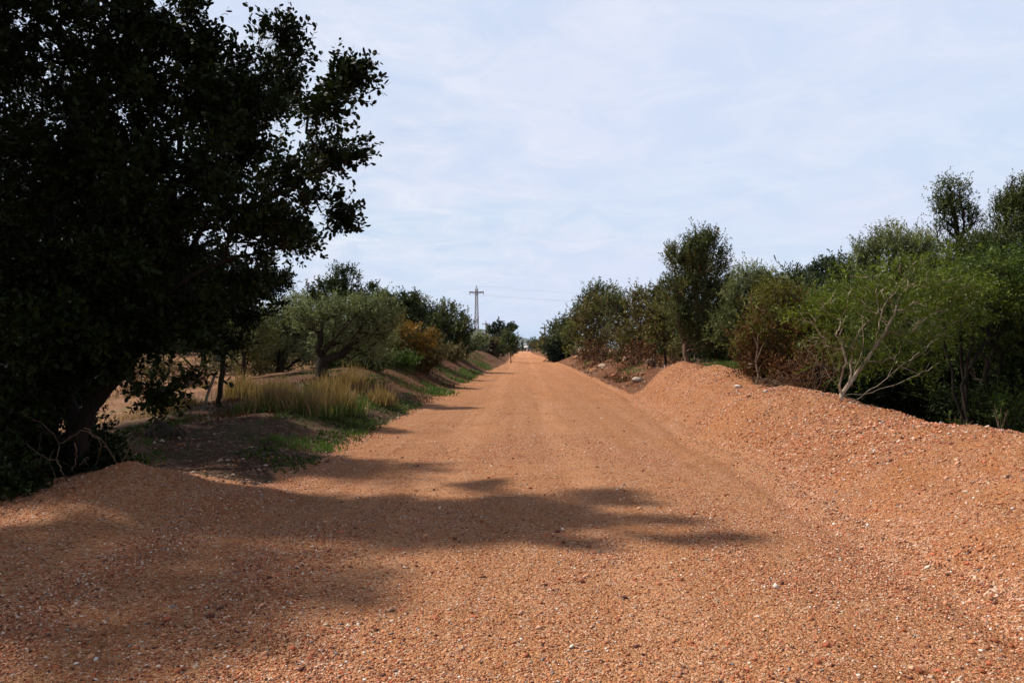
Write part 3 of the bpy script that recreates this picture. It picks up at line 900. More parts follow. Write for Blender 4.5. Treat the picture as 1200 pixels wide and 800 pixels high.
tree('dry_shrub', 'half dead brown shrub with yellow green top leaning on the gravel bank', 'shrub', 17.2, 912,
     [(909, 344, 22, 12), (895, 360, 22, 16), (928, 358, 20, 14), (903, 385, 34, 24), (884, 402, 22, 26), (930, 400, 36, 34), (900, 432, 30, 24), (942, 438, 34, 26)],
     'rust', 'fine', .05, seed=145, natt=480, lai=1.9, second=('yellow', .30, 'top'), stems=9, bark=M_bark_b, twig_r=.006, base_z=.75)
tree('shrub', 'yellow green shrub between the dry brown shrub and the bare branched tree', 'shrub', 17.5, 962,
     [(955, 368, 34, 16), (925, 372, 18, 12), (985, 372, 22, 18), (965, 395, 34, 22), (950, 425, 34, 26), (985, 430, 30, 26)],
     'yellow', 'fine', .07, seed=146, natt=280, lai=2.6, stems=5, second=('lime', .35, 'top'))
tree('dry_shrub', 'leafless brown twiggy shrub between the rusty shrub and the pale forked branches', 'shrub', 15.2, 955,
     [(950, 430, 30, 30), (975, 420, 24, 30), (930, 445, 24, 22)], 'rust', 'fine', .03, seed=157, natt=420, lai=.5, stems=12, bark=M_bark_b, twig_r=.005, skirt=False)
tree('wild_olive_tree', 'broad grey green olive rising behind the bare branched tree', 'tree', 21.5, 1050,
     [(1052, 283, 26, 17), (1030, 292, 20, 15), (1020, 308, 18, 15), (1075, 294, 20, 18), (1050, 315, 42, 28), (1090, 320, 25, 25), (1060, 350, 50, 25)],
     'wild_olive', 'olive', .16, seed=147, natt=330, lai=2.5, second=('olive', .35, 'top'), stems=2)
tree('tall_tree', 'tall slim crowned tree whose round top stands alone against the sky on the right', 'tree', 24.5, 1120,
     [(1114, 226, 20, 14), (1101, 242, 13, 11), (1120, 246, 17, 14), (1104, 264, 11, 10), (1138, 258, 9, 9), (1120, 272, 12, 9), (1128, 290, 22, 14), (1120, 312, 40, 22)],
     'evergreen', 'olive', .13, seed=148, natt=330, lai=2.1, second=('wild_olive', .4, 'top'), skel=[[(1120, 330), (1124, 280), (1116, 245)], [(1124, 280), (1140, 262)]])
tree('tall_tree', 'tall dark tree at the right edge with rounded crown', 'tree', 22.5, 1185,
     [(1194, 232, 22, 18), (1176, 244, 13, 11), (1210, 250, 24, 25), (1186, 264, 24, 15), (1165, 290, 36, 20), (1150, 305, 38, 25), (1200, 295, 36, 35), (1175, 330, 45, 30)],
     'evergreen', 'olive', .16, seed=149, natt=380, lai=2.4, second=('wild_olive', .3, 'top'), stems=3)
tree('tree', 'dark tree beyond the right edge behind the green thicket', 'tree', 22, 1290,
     [(1290, 250, 70, 60), (1260, 330, 70, 60), (1330, 340, 60, 60)], 'evergreen', 'olive', .16, seed=150, natt=200, lai=2.4, stems=2)
tree('broom_tree', 'feathery dark green tree leaning over the gravel bank at the right edge', 'tree', 14.6, 1165,
     [(1165, 345, 48, 38), (1195, 325, 35, 36), (1130, 372, 36, 30), (1185, 390, 48, 38, .4), (1150, 410, 44, 30, 1.0), (1205, 425, 34, 34, 1.0), (1110, 412, 30, 24, 1.2), (1230, 380, 50, 60)],
     'evergreen', 'willow', .10, seed=151, natt=420, lai=2.3, stems=5, second=('green', .55, 'top'), spread=.7)  # darker lower and brighter upper leaves put shade and sun into the colour
tree('shrub', 'tall yellow green sunlit shrub with dark stems above the right end of the gravel bank', 'shrub', 13.8, 1130,
     [(1120, 335, 34, 20), (1160, 322, 30, 18), (1098, 352, 24, 16), (1145, 352, 30, 18), (1185, 350, 22, 16)], 'lime', 'willow', .05, seed=156, natt=200, lai=1.5, stems=4, skirt=False, second=('green', .5), bark=M_bark_d)
tree('bare_branched_tree', 'light green tree with pale bare forking branches growing out of the gravel bank', 'tree', 12.6, 985,
     [(1012, 338, 30, 22), (1045, 325, 36, 26), (1082, 318, 30, 24), (1110, 335, 26, 24), (1030, 360, 34, 22), (1075, 362, 34, 24), (955, 368, 18, 12), (938, 372, 12, 8),
      (985, 385, 18, 16), (1000, 402, 12, 10), (1105, 375, 30, 24), (975, 350, 22, 12), (1060, 392, 26, 14), (1130, 345, 22, 20), (1035, 412, 18, 12), (1085, 412, 24, 14), (960, 400, 14, 12), (1010, 425, 12, 9), (1065, 435, 18, 8)],
     'lime', 'willow', .036, seed=152, natt=330, lai=1.0, bark=M_bark_p, twig_r=.005, w=.25, depth=1.0, stem=.002,
     skel=[[(986, 462), (995, 450), (1008, 432), (1024, 410), (1038, 388), (1048, 368), (1054, 348), (1062, 338), (1076, 330), (1095, 327)],
           [(986, 462), (1004, 468, .3), (1022, 455, .5), (1040, 443, .7), (1048, 425, .8), (1058, 402, .9), (1076, 376, 1.0)],
           [(1040, 443, .7), (1062, 424, .9), (1082, 408, 1.0), (1108, 392, 1.2)],
           [(986, 462), (984, 450, -.1), (976, 425, -.2), (966, 400, -.3), (956, 384, -.4), (948, 372, -.4)],
           [(984, 450, -.1), (992, 425, -.2), (986, 400, -.2), (978, 392, -.2)], [(986, 462), (1012, 462, .2), (1045, 452, .4), (1075, 440, .6), (1100, 425, .8)],
           [(986, 462), (1000, 440, -.3), (1012, 400, -.5), (1010, 370, -.6)], [(986, 462), (975, 445, -.4), (955, 420, -.6), (940, 400, -.7)],
           [(995, 450), (998, 420, .1), (999, 402, .1)],
           [(1048, 368), (1044, 350, .1), (1051, 332, .1)], [(1024, 410), (1030, 385, -.3), (1034, 362, -.4)]])
tree('shrub', 'dark shrub in deep shade behind the foot of the bare branched tree', 'shrub', 16, 1060,
     [(1040, 430, 44, 30), (1090, 440, 45, 34), (1010, 445, 34, 22), (1075, 470, 44, 18)], 'carob', 'fine', .07, seed=153, natt=220, lai=3.6, stems=6)
tree('shrub', 'dark shrub in deep shade behind the right end of the gravel bank', 'shrub', 14.5, 1160,
     [(1150, 470, 50, 24), (1205, 470, 45, 34), (1260, 450, 60, 60)], 'carob', 'fine', .07, seed=154, natt=180, lai=3.2, stems=6)  # near-black leaf colour stands in for the shade low in the thicket
tree('shrub', 'light green leafy shrub below the right edge thicket', 'shrub', 12.2, 1195,
     [(1195, 470, 22, 20), (1178, 490, 10, 8)], 'green', 'willow', .03, seed=155, natt=60, lai=1.2, stems=4)
UR = 'dry brown shrubs growing on the rocky right bank'
for i, (px, d, lob, kind, lb) in enumerate([
        (676, 82, [(675, 411, 8, 5)], 'yellow', 'yellowish dry shrub nearest the round dark shrub'),
        (690, 65, [(690, 413, 10, 6)], 'rust', 'rusty dry shrub at the foot of the left brown tree'),
        (706, 56, [(704, 415, 11, 6), (712, 411, 9, 5)], 'rust', 'rusty dry shrub on the middle of the rocky bank'),
        (724, 48, [(724, 411, 11, 5)], 'brown', 'brown green low shrub above the middle of the rocky bank'),
        (742, 42, [(742, 414, 13, 7), (755, 410, 10, 6)], 'rust', 'reddish dry shrub left of the slender roadside tree'),
        (792, 30, [(792, 414, 10, 7)], 'brown', 'brown low shrub between the slender tree and the conical tree'),
        (766, 35, [(765, 418, 9, 5)], 'rust', 'small reddish shrub at the foot of the slender tree')]):
    tree('dry_shrub', lb, 'shrub', d, px, lob, kind, 'fine', .03, UR, seed=160 + i, natt=60, lai=2.0, stems=5, bark=M_bark_b)
# backing rows
for i, (x, d, h, wd) in enumerate([(11, 14.5, 3.0, 3.2), (13, 19, 3.6, 3.4), (12, 25, 3.8, 3.4), (13, 33, 4.2, 3.8), (12.5, 42, 4.2, 3.8), (13, 53, 4.2, 4), (12, 66, 4.0, 4),
                                 (9.2, 19.5, 2.4, 2.2), (9.6, 31, 2.4, 2.4), (9.6, 37, 2.4, 2.2), (9.4, 46, 2.6, 2.4), (17, 17, 4.5, 4), (8.6, 16.6, 2.2, 2.0), (9.8, 26, 2.8, 2.4)]):
    px = VX + x / d * F; z = gz(x, d)
    py = lambda q: VY - (q - CAM_H) / d * F
    k = F / d
    tree('thicket_tree', 'dark tree of the shaded thicket behind the trees along the right bank', 'tree', d, px,
         [(px, py(z + h * .62), wd * .5 * k, h * .38 * k), (px - wd * .25 * k, py(z + h * .3), wd * .4 * k, h * .3 * k), (px + wd * .3 * k, py(z + h * .33), wd * .4 * k, h * .33 * k)],
         'carob_far', 'fine', .12, 'shaded thicket behind the right bank', seed=200 + i, natt=110, lai=3.6, leaf_min_px=5, stems=3, skirt=True)
for i, px in enumerate((-90, -20, 60, 120, 180, 245, 310, 370, 430, 480)):
    tree('orchard_tree', 'dark low tree in the far row closing the sandy field on the left', 'tree', 72 + 5 * (i % 3), px,
         [(px, 388, 34, 14), (px - 18, 396, 26, 12), (px + 20, 395, 26, 12)], 'carob_far', 'fine', .15, 'far row of trees behind the sandy field', seed=230 + i, natt=90, lai=3.2, leaf_min_px=4, stems=2, skirt=True)
print('LEAVES', LEAF_TOTAL)

# ================================================================== LAND BEYOND
def simple_mat(name, col, rough=.8, col2=None, sc=3.0, metallic=0.0, spec=.3):
    m, b = newmat(name)
    pos = b.n('ShaderNodeNewGeometry').outputs['Position']
    c = b.mix(b.rng(b.noise(pos, sc, 5, .6), .35, .65), col, col2 or tuple(v * .75 for v in col))
    p = b.n('ShaderNodeBsdfPrincipled', {'Base Color': c, 'Roughness': rough, 'Metallic': metallic, 'Specular IOR Level': spec})
    b.n('ShaderNodeOutputMaterial', {'Surface': p})
    return m


def attr_mat(name, rough=.85, spec=.2, bump=0.0, sc=20.0):
    m, b = newmat(name)
    a = b.n('ShaderNodeAttribute', attribute_name='tone').outputs['Color']
    ins = {'Base Color': a, 'Roughness': rough, 'Specular IOR Level': spec}
    if bump:
        pos = b.n('ShaderNodeNewGeometry').outputs['Position']
        n = b.noise(pos, sc, 6, .65)
        ins['Base Color'] = b.mix(b.rng(n, .35, .7), b.mix(1.0, a, (.6, .55, .5, 1), 'MULTIPLY'), a)
        ins['Normal'] = b.n('ShaderNodeBump', {'Height': n, 'Strength': bump, 'Distance': .03})
    p = b.n('ShaderNodeBsdfPrincipled', ins)
    b.n('ShaderNodeOutputMaterial', {'Surface': p})
    return m


M_white = simple_mat('white_plaster', (.78, .78, .76), .8, (.70, .70, .68), .3)
M_roof = simple_mat('grey_roof_sheet', (.42, .42, .43), .6, (.36, .36, .37), .5)
M_dark = simple_mat('dark_opening', (.05, .06, .07), .5)
M_steel = simple_mat('galvanised_steel', (.30, .29, .28), .6, (.22, .20, .19), 2, .3)
M_glass = simple_mat('ceramic_insulator', (.10, .06, .04), .3)
M_stake = simple_mat('weathered_wood', (.16, .12, .085), .9, (.09, .07, .05), 12)
M_hill = simple_mat('wooded_hillside', (.055, .070, .040), .95, (.11, .11, .075), .012)
M_white_pl = simple_mat('white_rag', (.72, .72, .72), .7, (.55, .54, .53), 14)
M_teal = simple_mat('teal_plastic', (.03, .16, .13), .6)

# hill range
def hill(name, y0, prof, depth, seed, base=0):
    pxs = np.linspace(prof[0][0], prof[-1][0], 180)
    py = np.interp(pxs, [p[0] for p in prof], [p[1] for p in prof])
    X = (pxs - VX) / F * y0
    top = CAM_H - (py - VY) / F * y0
    top = top + (fbm(X * .004, X * 0, seed, 5)) * 14
    n = 26
    rows = []
    for k in range(n + 1):
        t = k / n
        yy = y0 + (t - .5) * 2 * depth
        hgt = np.maximum(top, 0) * np.cos((t - .5) * math.pi) ** .8 + 9 * fbm(X * .006, X * 0 + yy * .006, seed + 3, 4) * math.sin(t * math.pi)
        rows.append(np.stack([X, X * 0 + yy, hgt - 3], -1))
    V_ = np.stack(rows)
    a, b_ = V_.shape[:2]
    i_ = (np.arange(a - 1)[:, None] * b_ + np.arange(b_ - 1)[None])
    q_ = np.stack([i_, i_ + 1, i_ + b_ + 1, i_ + b_], -1).reshape(-1, 4)
    o = mesh_obj(name, V_.reshape(-1, 3), q_, None, [M_hill], smooth=True)
    tag(o, kind='structure')


hill('hills', 3600, [(150, 409), (300, 402), (420, 394), (500, 388), (545, 387), (565, 387), (585, 387), (600, 389), (612, 392), (625, 395), (645, 398), (700, 402), (800, 404), (950, 409)], 700, 5)

# white buildings at the end of the road
def building(px0, px1, d, h, label, dep=10, doors=1):
    x0, x1 = (px0 - VX) / F * d, (px1 - VX) / F * d
    c = ((x0 + x1) / 2, d + dep / 2, 0)
    root = wempty('white_building', c, label, 'building')
    g = Geo(); g.box((c[0], c[1], h / 2), (x1 - x0, dep, h)); g.obj('wall', [M_white], root)
    g = Geo()
    wv = x1 - x0
    z0, z1 = h, h + .35
    yA, yB = d - .25, d + dep + .25
    xa, xb = x0 - .2, x1 + .2
    P = [(xa, yA, z0), (xb, yA, z0), (xb, yB, z0), (xa, yB, z0), (xa, (yA + yB) / 2, z1 + .5), (xb, (yA + yB) / 2, z1 + .5)]
    g.add(P, [[0, 1, 5, 4], [2, 3, 4, 5], [0, 3, 2, 1]], [[0, 4, 3], [1, 2, 5]])
    g.obj('roof', [M_roof], root)
    for k in range(doors):
        xx = x0 + wv * (k + .5) / doors
        g = Geo(); g.box((xx, d - .02, 1.0), (.9, .06, 2.0)); g.obj('door', [M_dark], root)
        g = Geo(); g.box((xx + wv / doors * .3, d - .02, 1.6), (.7, .06, .7)); g.obj('window', [M_dark], root)


building(606.5, 611.2, 420, 2.3, 'small white shed left of the cypress at the end of the road', 6, 1)
building(613.2, 621.5, 430, 3.1, 'white low building right of the cypress at the end of the road', 9, 2)
tree('cypress_tree', 'narrow dark cypress between the two white buildings', 'tree', 400, 612.3,
     [(612.3, 405, 1.2, 2.2), (612.3, 408, 1.4, 2.6), (612.3, 402.5, .8, 1.6)], 'evergreen', 'fine', .2, seed=171, natt=50, lai=4, leaf_min_px=1.2)
for i, (px, d, kk) in enumerate([(602, 520, 4), (597, 600, 5), (627, 520, 4), (635, 500, 7), (644, 560, 6)]):
    tree('distant_tree', ['small dark tree left of the white shed', 'dark tree on the skyline behind the far pine', 'dark tree right of the white building at the road end',
                          'rounded distant tree behind the far right shrubs', 'distant tree hidden low behind the right roadside row'][i], 'tree', d, px,
         [(px, 406, kk, 2.6)], 'evergreen', 'fine', .3, 'distant trees at the end of the road', seed=180 + i, natt=40, lai=3, leaf_min_px=1.5)

# lattice pylons
def pylon(px, d, ztop, label, arm=2.9, zb=0.0, s=.20, mb=1.15):
    x = (px - VX) / F * d
    root = wempty('lattice_pylon', (x, d, zb), label, 'pylon')
    H = ztop - zb
    def half(z):
        return s + (mb / 2 - s) * (1 - (z - zb) / H) ** 1.3
    zs = np.linspace(zb, ztop, 15)
    corners = [(-1, -1), (1, -1), (1, 1), (-1, 1)]
    r = .055
    for cxs, cys in corners:
        g = Geo(); g.tube([(x + cxs * half(z), d + cys * half(z), z) for z in zs], r, 4); g.obj('leg', [M_steel], root)
    g = Geo()
    for k in range(len(zs) - 1):
        for a in range(4):
            c1, c2 = corners[a], corners[(a + 1) % 4]
            p = lambda c, z: (x + c[0] * half(z), d + c[1] * half(z), z)
            g.tube([p(c1, zs[k]), p(c2, zs[k + 1])], .04, 4)
            g.tube([p(c2, zs[k]), p(c1, zs[k + 1])], .055, 4)
            g.tube([p(c1, zs[k]), p(c2, zs[k])], .05, 4)
    g.obj('bracing', [M_steel], root)
    za = ztop - .75
    g = Geo()
    for sy in (-.25, .25):
        g.tube([(x - arm / 2, d + sy * .3, za + .05), (x, d + sy, za - .05), (x + arm / 2, d + sy * .3, za + .05)], .09, 4)
        g.tube([(x - arm / 2, d, za), (x, d + sy, za - .4), (x + arm / 2, d, za)], .05, 4)
    g.obj('crossarm', [M_steel], root)
    for px_ in (-arm / 2 + .1, arm / 2 - .1, 0):
        g = Geo()
        z0 = za - .05 if px_ else ztop + .45
        g.tube([(x + px_, d, z0 - .45 * k / 6) for k in range(7)], [.05, .1, .05, .1, .05, .1, .05], 8)
        g.obj('insulator', [M_glass], root)
    return [(x + a, d, za - .5 if a else ztop + .4) for a in (-arm / 2 + .1, arm / 2 - .1, 0)]


A = pylon(558.5, 150, CAM_H + 70.5 / F * 150, 'tall lattice power pylon with a crossarm left of the road against the sky', arm=2.7)
B = pylon(569.5, 310, CAM_H + 31 / F * 310, 'thin second lattice pylon just right of the tall one, far away', arm=3.0)
Cc = pylon(638.5, 230, CAM_H + 27 / F * 230, 'small distant pylon showing above the right roadside trees', arm=2.6)
g = None
for k, (a, b_) in enumerate(zip(A, [(75, 138, 9.6), (76.5, 138, 9.6), (75.8, 138, 10.6)])):
    g = Geo()
    t = np.linspace(0, 1, 40)
    a = np.array(a); b_ = np.array(b_)
    P = a[None] * (1 - t[:, None]) + b_[None] * t[:, None]
    P[:, 2] -= 4 * 1.4 * t * (1 - t)
    g.tube(P, .008, 4)
    o = g.obj('power_cable', [M_steel])
    tag(o, ['power cable from the left end of the pylon crossarm to the right tree row', 'power cable from the right end of the pylon crossarm to the right tree row',
            'power cable from the top of the tall pylon to the right tree row'][k], 'cable', 'power cables strung from the tall pylon across the road')

# ================================================================== DETAILS
# blades helper
def blades(pos, n, rng, h, wdt, lean=.35, col='grass', seg=2, name='grass', parent=None, spread=.02):
    k = rng.integers(0, len(pos), n)
    B = pos[k] + np.stack([rng.normal(size=n) * spread, rng.normal(size=n) * spread, np.zeros(n) - .01], 1)
    hh = h * (.35 + .85 * rng.random(n))
    dr = rng.random(n) * 2 * np.pi
    ld = np.stack([np.cos(dr), np.sin(dr), np.zeros(n)], 1) * (lean * hh * (.2 + rng.random(n)))[:, None]
    wd = np.stack([-np.sin(dr), np.cos(dr), np.zeros(n)], 1)
    a2 = rng.random(n) * 2 * np.pi
    wd = np.stack([np.cos(a2), np.sin(a2), np.zeros(n)], 1) * wdt * .5
    up = np.array([0, 0, 1.0])
    m = B + ld * .3 + up * (hh * .55)[:, None]
    e = B + ld + up * hh[:, None]
    V_ = np.stack([B - wd, B + wd, m + wd * .8, m - wd * .8, e], 1).reshape(-1, 3)
    i = np.arange(n) * 5
    q = np.stack([i, i + 1, i + 2, i + 3], 1); t = np.stack([i + 3, i + 2, i + 4], 1)
    ta = np.repeat(np.clip(rng.random(n) * .7 + .3 * rng.random(len(pos))[k], 0, 1), 5); tb = np.repeat(.75 + .5 * rng.random(n), 5)
    return mesh_obj(name, V_, q, t, [LM[col]], parent, tone=np.stack([ta, tb, ta * 0], 1))


def ground_pts(x, y):
    return np.stack([x, y, ground_z(x, y)], 1)


def unproj(px, py, lo=2.5, hi=160, n=400):
    """ground point under a pixel: march the height field"""
    d = np.geomspace(lo, hi, n)
    X = (px - VX) / F * d; Z = CAM_H - (py - VY) / F * d
    g_ = ground_z(X, d)
    k = np.argmax(Z < g_)
    return np.array([X[k], d[k], g_[k]])


rng = rs(900)
# dry grass clumps
def grass_clump(px, py, hpx, wpx, label, seed, d=None, green=0):
    rng = rs(seed)
    p = unproj(px, py) if d is None else np.array([(px - VX) / F * d, d, gz((px - VX) / F * d, d)])
    D = p[1]
    h, wd = hpx * .78 / F * D, wpx / F * D
    root = wempty('dry_grass_clump', p, label, 'grass clump', 'tall dry grass clumps on the left verge')
    n0 = max(3, int(wd / .12))
    cx_ = p[0] + (rng.random(n0) - .5) * wd; cy_ = p[1] + rng.normal(size=n0) * min(.35, wd * .4)
    P = ground_pts(cx_, cy_)
    blades(P, int(700 + 800 * wd), rng, h * .62, max(.006, .9 / F * D), .55, 'dry', name='blades', parent=root, spread=.15)
    blades(P, int(160 + 220 * wd), rng, h, max(.004, .7 / F * D), .22, 'dry', name='stalks', parent=root, spread=.12)
    if green:
        blades(P, int(1300 * wd + 200), rng, h * .42, max(.006, 1.0 / F * D), .8, 'grass', name='green_blades', parent=root, spread=.2)


grass_clump(355, 478, 50, 95, 'widest tall dry grass clump in front of the olives', 901, green=1)
grass_clump(395, 470, 42, 34, 'dry grass clump joined to the right end of the widest one', 902, green=1)
grass_clump(413, 458, 40, 14, 'upright golden grass tuft right of the widest clump', 903)
grass_clump(446, 474, 34, 12, 'small rust coloured grass tuft low on the bank nearest the road', 904)
grass_clump(280, 466, 42, 14, 'lone brownish grass tuft right of the thin young carob', 905)
grass_clump(322, 468, 36, 30, 'dry grass clump at the left end of the widest one', 906)
grass_clump(210, 476, 22, 30, 'pale straw tuft on the sandy field edge behind the stake', 907)

# green ground cover (left verge, right bank top)
def cover(n, fx, fy, dens, seed, h=.07, col='grass', name='grass', label=None, w_=.010, lean=.8):
    rng = rs(seed)
    x = fx(rng.random(n), rng); y = fy(rng.random(n), rng)
    keep = rng.random(n) < dens(x, y)
    x, y = x[keep], y[keep]
    if len(x) == 0: return None
    P = ground_pts(x, y)
    sc = np.clip(y / 14, .8, 4)
    o = blades(P, len(P), rng, h, w_, lean, col, name=name, spread=0)
    tag(o, label, 'ground cover', kind='stuff')
    return o


def ydist(lo, hi):
    return lambda u, r: lo * (hi / lo) ** u


vp = lambda x, y: sstep(.0, .35, fbm(x * .8, y * .5, 71, 4))
cover(52000, lambda u, r: -9 + 6.4 * u, ydist(12, 30), lambda x, y: vp(x, y) * sstep(-6.4, -4.6, x - .1 * (y - 16)) * sstep(-2.6, -3.1, x) * .9, 910, .10, label='patchy green grass on the left verge below the olives', w_=.014)
cover(40000, lambda u, r: -7 + 4.8 * u, ydist(26, 75), lambda x, y: vp(x + 3, y) * sstep(-2.2, -2.9, x) * sstep(-7, -5, x), 911, .16, label='green grass on the far left bank', w_=.030)
cover(30000, lambda u, r: -6.5 + 4 * u, ydist(14, 80), lambda x, y: sstep(-.15, .3, fbm(x * 1.1, y * .6, 93, 4)) * sstep(-2.5, -3.0, x), 918, .09, 'rust', label='dead stalks and litter on the left bank', w_=.016)
cover(26000, lambda u, r: -6.8 + 4.2 * u, ydist(10, 40), lambda x, y: sstep(.0, .3, fbm(x * 1.6, y * .9, 94, 4)) * sstep(-2.7, -3.2, x), 919, .07, 'green', label='low broad leaved weeds spreading on the left verge', w_=.030, lean=1.5)
cover(9000, lambda u, r: -8 + 5 * u, ydist(8.5, 13), lambda x, y: vp(x * 1.5, y * 1.5) * .5 * sstep(-2.9, -3.6, x), 912, .06, 'grass', label='sparse weeds in the shade under the big carob', w_=.008)
cover(26000, lambda u, r: 5.6 + 2.4 * u, ydist(18.5, 27), lambda x, y: sstep(.05, .4, x - np.interp(y, RY, R_TOP)) , 913, .24, label='lush green grass behind the crest of the gravel bank', w_=.020, lean=.5)
cover(16000, lambda u, r: 3.8 + 4.5 * u, ydist(28, 80), lambda x, y: sstep(.15, .45, fbm(x * .7, y * .4, 76, 4)) * sstep(.3, 1.2, x - 3.7), 914, .18, label='tufts of green grass on the rocky right bank', w_=.030)
cover(16000, lambda u, r: 6.5 + 6 * u, ydist(7, 16), lambda x, y: sstep(-.1, .3, fbm(x * .6, y * .6, 77, 4)), 915, .16, 'grass', label='green weeds in the hollow behind the gravel bank', w_=.012)
cover(60000, lambda u, r: -22 + 16 * u, ydist(15, 60), lambda x, y: sstep(.12, .4, fbm(x * .4, y * .2, 78, 4)) * .8, 916, .12, 'dry', label='dry straw scattered over the sandy field', w_=.020)
cover(14000, lambda u, r: 3.9 + 4 * u, ydist(28, 70), lambda x, y: sstep(.0, .3, fbm(x * .9, y * .5, 79, 4)), 917, .20, 'rust', label='dead brown weeds on the rocky right bank', w_=.026)

# loose stones
M_stone = attr_mat('loose_stone', .85, .15)
OCT = np.array([[1, 0, 0], [0, 1, 0], [-1, 0, 0], [0, -1, 0], [0, 0, 1], [0, 0, -1.]])
OT = np.array([[0, 1, 4], [1, 2, 4], [2, 3, 4], [3, 0, 4], [1, 0, 5], [2, 1, 5], [3, 2, 5], [0, 3, 5]])
PAL = np.array([[.09, .035, .026], [.26, .085, .040], [.40, .155, .075], [.50, .24, .13], [.56, .31, .19], [.58, .42, .31], [.42, .12, .06], [.62, .55, .48], [.20, .19, .19], [.34, .20, .13]])
PW = np.array([.10, .18, .18, .18, .13, .06, .12, .03, .02, .02])


def stones(x, y, size, seed, name, label, pal=PAL, pw=PW, sink=.25, tint=None):
    rng = rs(seed)
    n = len(x)
    P = ground_pts(x, y)
    s = size * (.55 + 1.1 * rng.random(n) ** 2.2)
    S = np.stack([s * (.7 + .6 * rng.random(n)), s * (.6 + .5 * rng.random(n)), s * (.35 + .35 * rng.random(n))], 1)
    a = rng.random(n) * 6.283
    L = OCT[None] * (1 + rng.normal(size=(n, 6, 1)) * .18) * S[:, None]
    L = L + rng.normal(size=L.shape) * .12 * s[:, None, None]
    ca, sa = np.cos(a)[:, None], np.sin(a)[:, None]
    tl = rng.normal(size=(n, 1)) * .35
    X = L[..., 0] * ca - L[..., 1] * sa; Yy = L[..., 0] * sa + L[..., 1] * ca; Z = L[..., 2] + X * tl
    V_ = np.stack([X, Yy, Z], -1) + P[:, None] + np.array([0, 0, 1.0]) * (S[:, 2] * (.5 - sink))[:, None, None]
    T = (np.arange(n)[:, None, None] * 6 + OT[None]).reshape(-1, 3)
    c = pal[rng.choice(len(pal), n, p=pw / pw.sum())] * (.8 + .4 * rng.random((n, 1)))
    o = mesh_obj(name, V_.reshape(-1, 3), None, T, [M_stone], tone=np.repeat(c, 6, 0))
    tag(o, label, 'stones', kind='stuff')
    return o


# coarse pale chips rolled to the foot of the right bank
rngf = rs(949)
n = 6500
yy = 3.2 * (27 / 3.2) ** rngf.random(n)
xx = lines(yy * 0, yy)[1] + rngf.normal(size=n) * .17 - .02
stones(xx, yy, .0115, 948, 'gravel', 'line of coarser pale chips along the foot of the right gravel bank', np.array([[.56, .36, .25], [.48, .25, .15], [.40, .16, .08], [.10, .05, .04]]), np.array([.4, .3, .2, .1]))
rng = rs(950)
n = 330000
yy = 2.6 * (15 / 2.6) ** (rng.random(n))
xx = (rng.random(n) - .5) * 2 * (yy * .72 + .5)
a_, b2 = lines(xx, yy)
rt_ = np.interp(yy, RY, R_TOP)
zone = ((xx > a_ - .2) & (xx < rt_ + .8)) | (np.minimum(np.sqrt(((xx + 4.0) / 1.7) ** 2 + ((yy - 7.6) / 1.55) ** 2), np.sqrt(((xx + 3.9) / 2.3) ** 2 + ((yy - 4.5) / 3.4) ** 2)) < 1)
dn = .25 + .75 * sstep(-.1, .3, fbm(xx * 1.1, yy * .5, 81, 4))
dn = np.where((abs(xx - b2) < .35) | (abs(xx - a_) < .3), 1, dn)
kp = zone & (rng.random(n) < dn)
stones(xx[kp], yy[kp], .0085, 951, 'gravel', 'orange crushed gravel chips lying loose over road and banks')
n = 9000
yy = 3.0 * (34 / 3.0) ** (rng.random(n)); xx = -3.4 + rng.random(n) * 9
a_, b2 = lines(xx, yy)
kp = rng.random(n) < np.where((xx > b2), .8, np.where(abs(xx - b2) < .3, 1, .25)) * (xx > a_) * (xx < np.interp(yy, RY, R_TOP) + .5)
stones(xx[kp], yy[kp], .020, 952, 'gravel', 'bigger chips of crushed stone strewn over road edge and gravel bank')
rngs = rs(961)
n = 42000
yy = 8.0 * (27 / 8.0) ** rngs.random(n)
xx = lines(yy * 0, yy)[1] + (np.interp(yy, RY, R_TOP) + .7 - lines(yy * 0, yy)[1]) * rngs.random(n) ** .9
kp = rngs.random(n) < .3 + .7 * sstep(-.2, .3, fbm(xx * .9 + yy * .3, yy * .9, 88, 4))
stones(xx[kp], yy[kp], .016, 962, 'gravel', 'loose chips covering the slope and crest of the right gravel bank')
# pale stones and leaf flakes on the left verge
n = 9000
yy = 8.5 * (45 / 8.5) ** rng.random(n); xx = -8 + 5.6 * rng.random(n)
kp = (rng.random(n) < sstep(-.1, .35, fbm(xx * .9, yy * .6, 83, 4))) & (xx < lines(xx, yy)[0] + .15)
LP = np.array([[.10, .05, .03], [.26, .14, .09], [.40, .27, .19], [.55, .43, .33], [.34, .13, .06]])
stones(xx[kp], yy[kp], .022, 953, 'loose_stones', 'pale stones and flakes scattered on the dark left verge', LP, np.array([.38, .27, .13, .05, .17]))
n = 5200
yy = 27 * (85 / 27) ** rng.random(n); xx = 3.6 + 4.2 * rng.random(n)
kp = rng.random(n) < .2 + .8 * sstep(-.1, .35, fbm(xx * .9, yy * .6, 84, 4))
stones(xx[kp], yy[kp], .05, 954, 'rubble', 'orange and brown rubble on the rocky right bank', LP, np.array([.25, .25, .15, .08, .27]))

# boulders and odd pieces, each a thing
M_rock = attr_mat('rock', .9, .15, .8, 14.0)


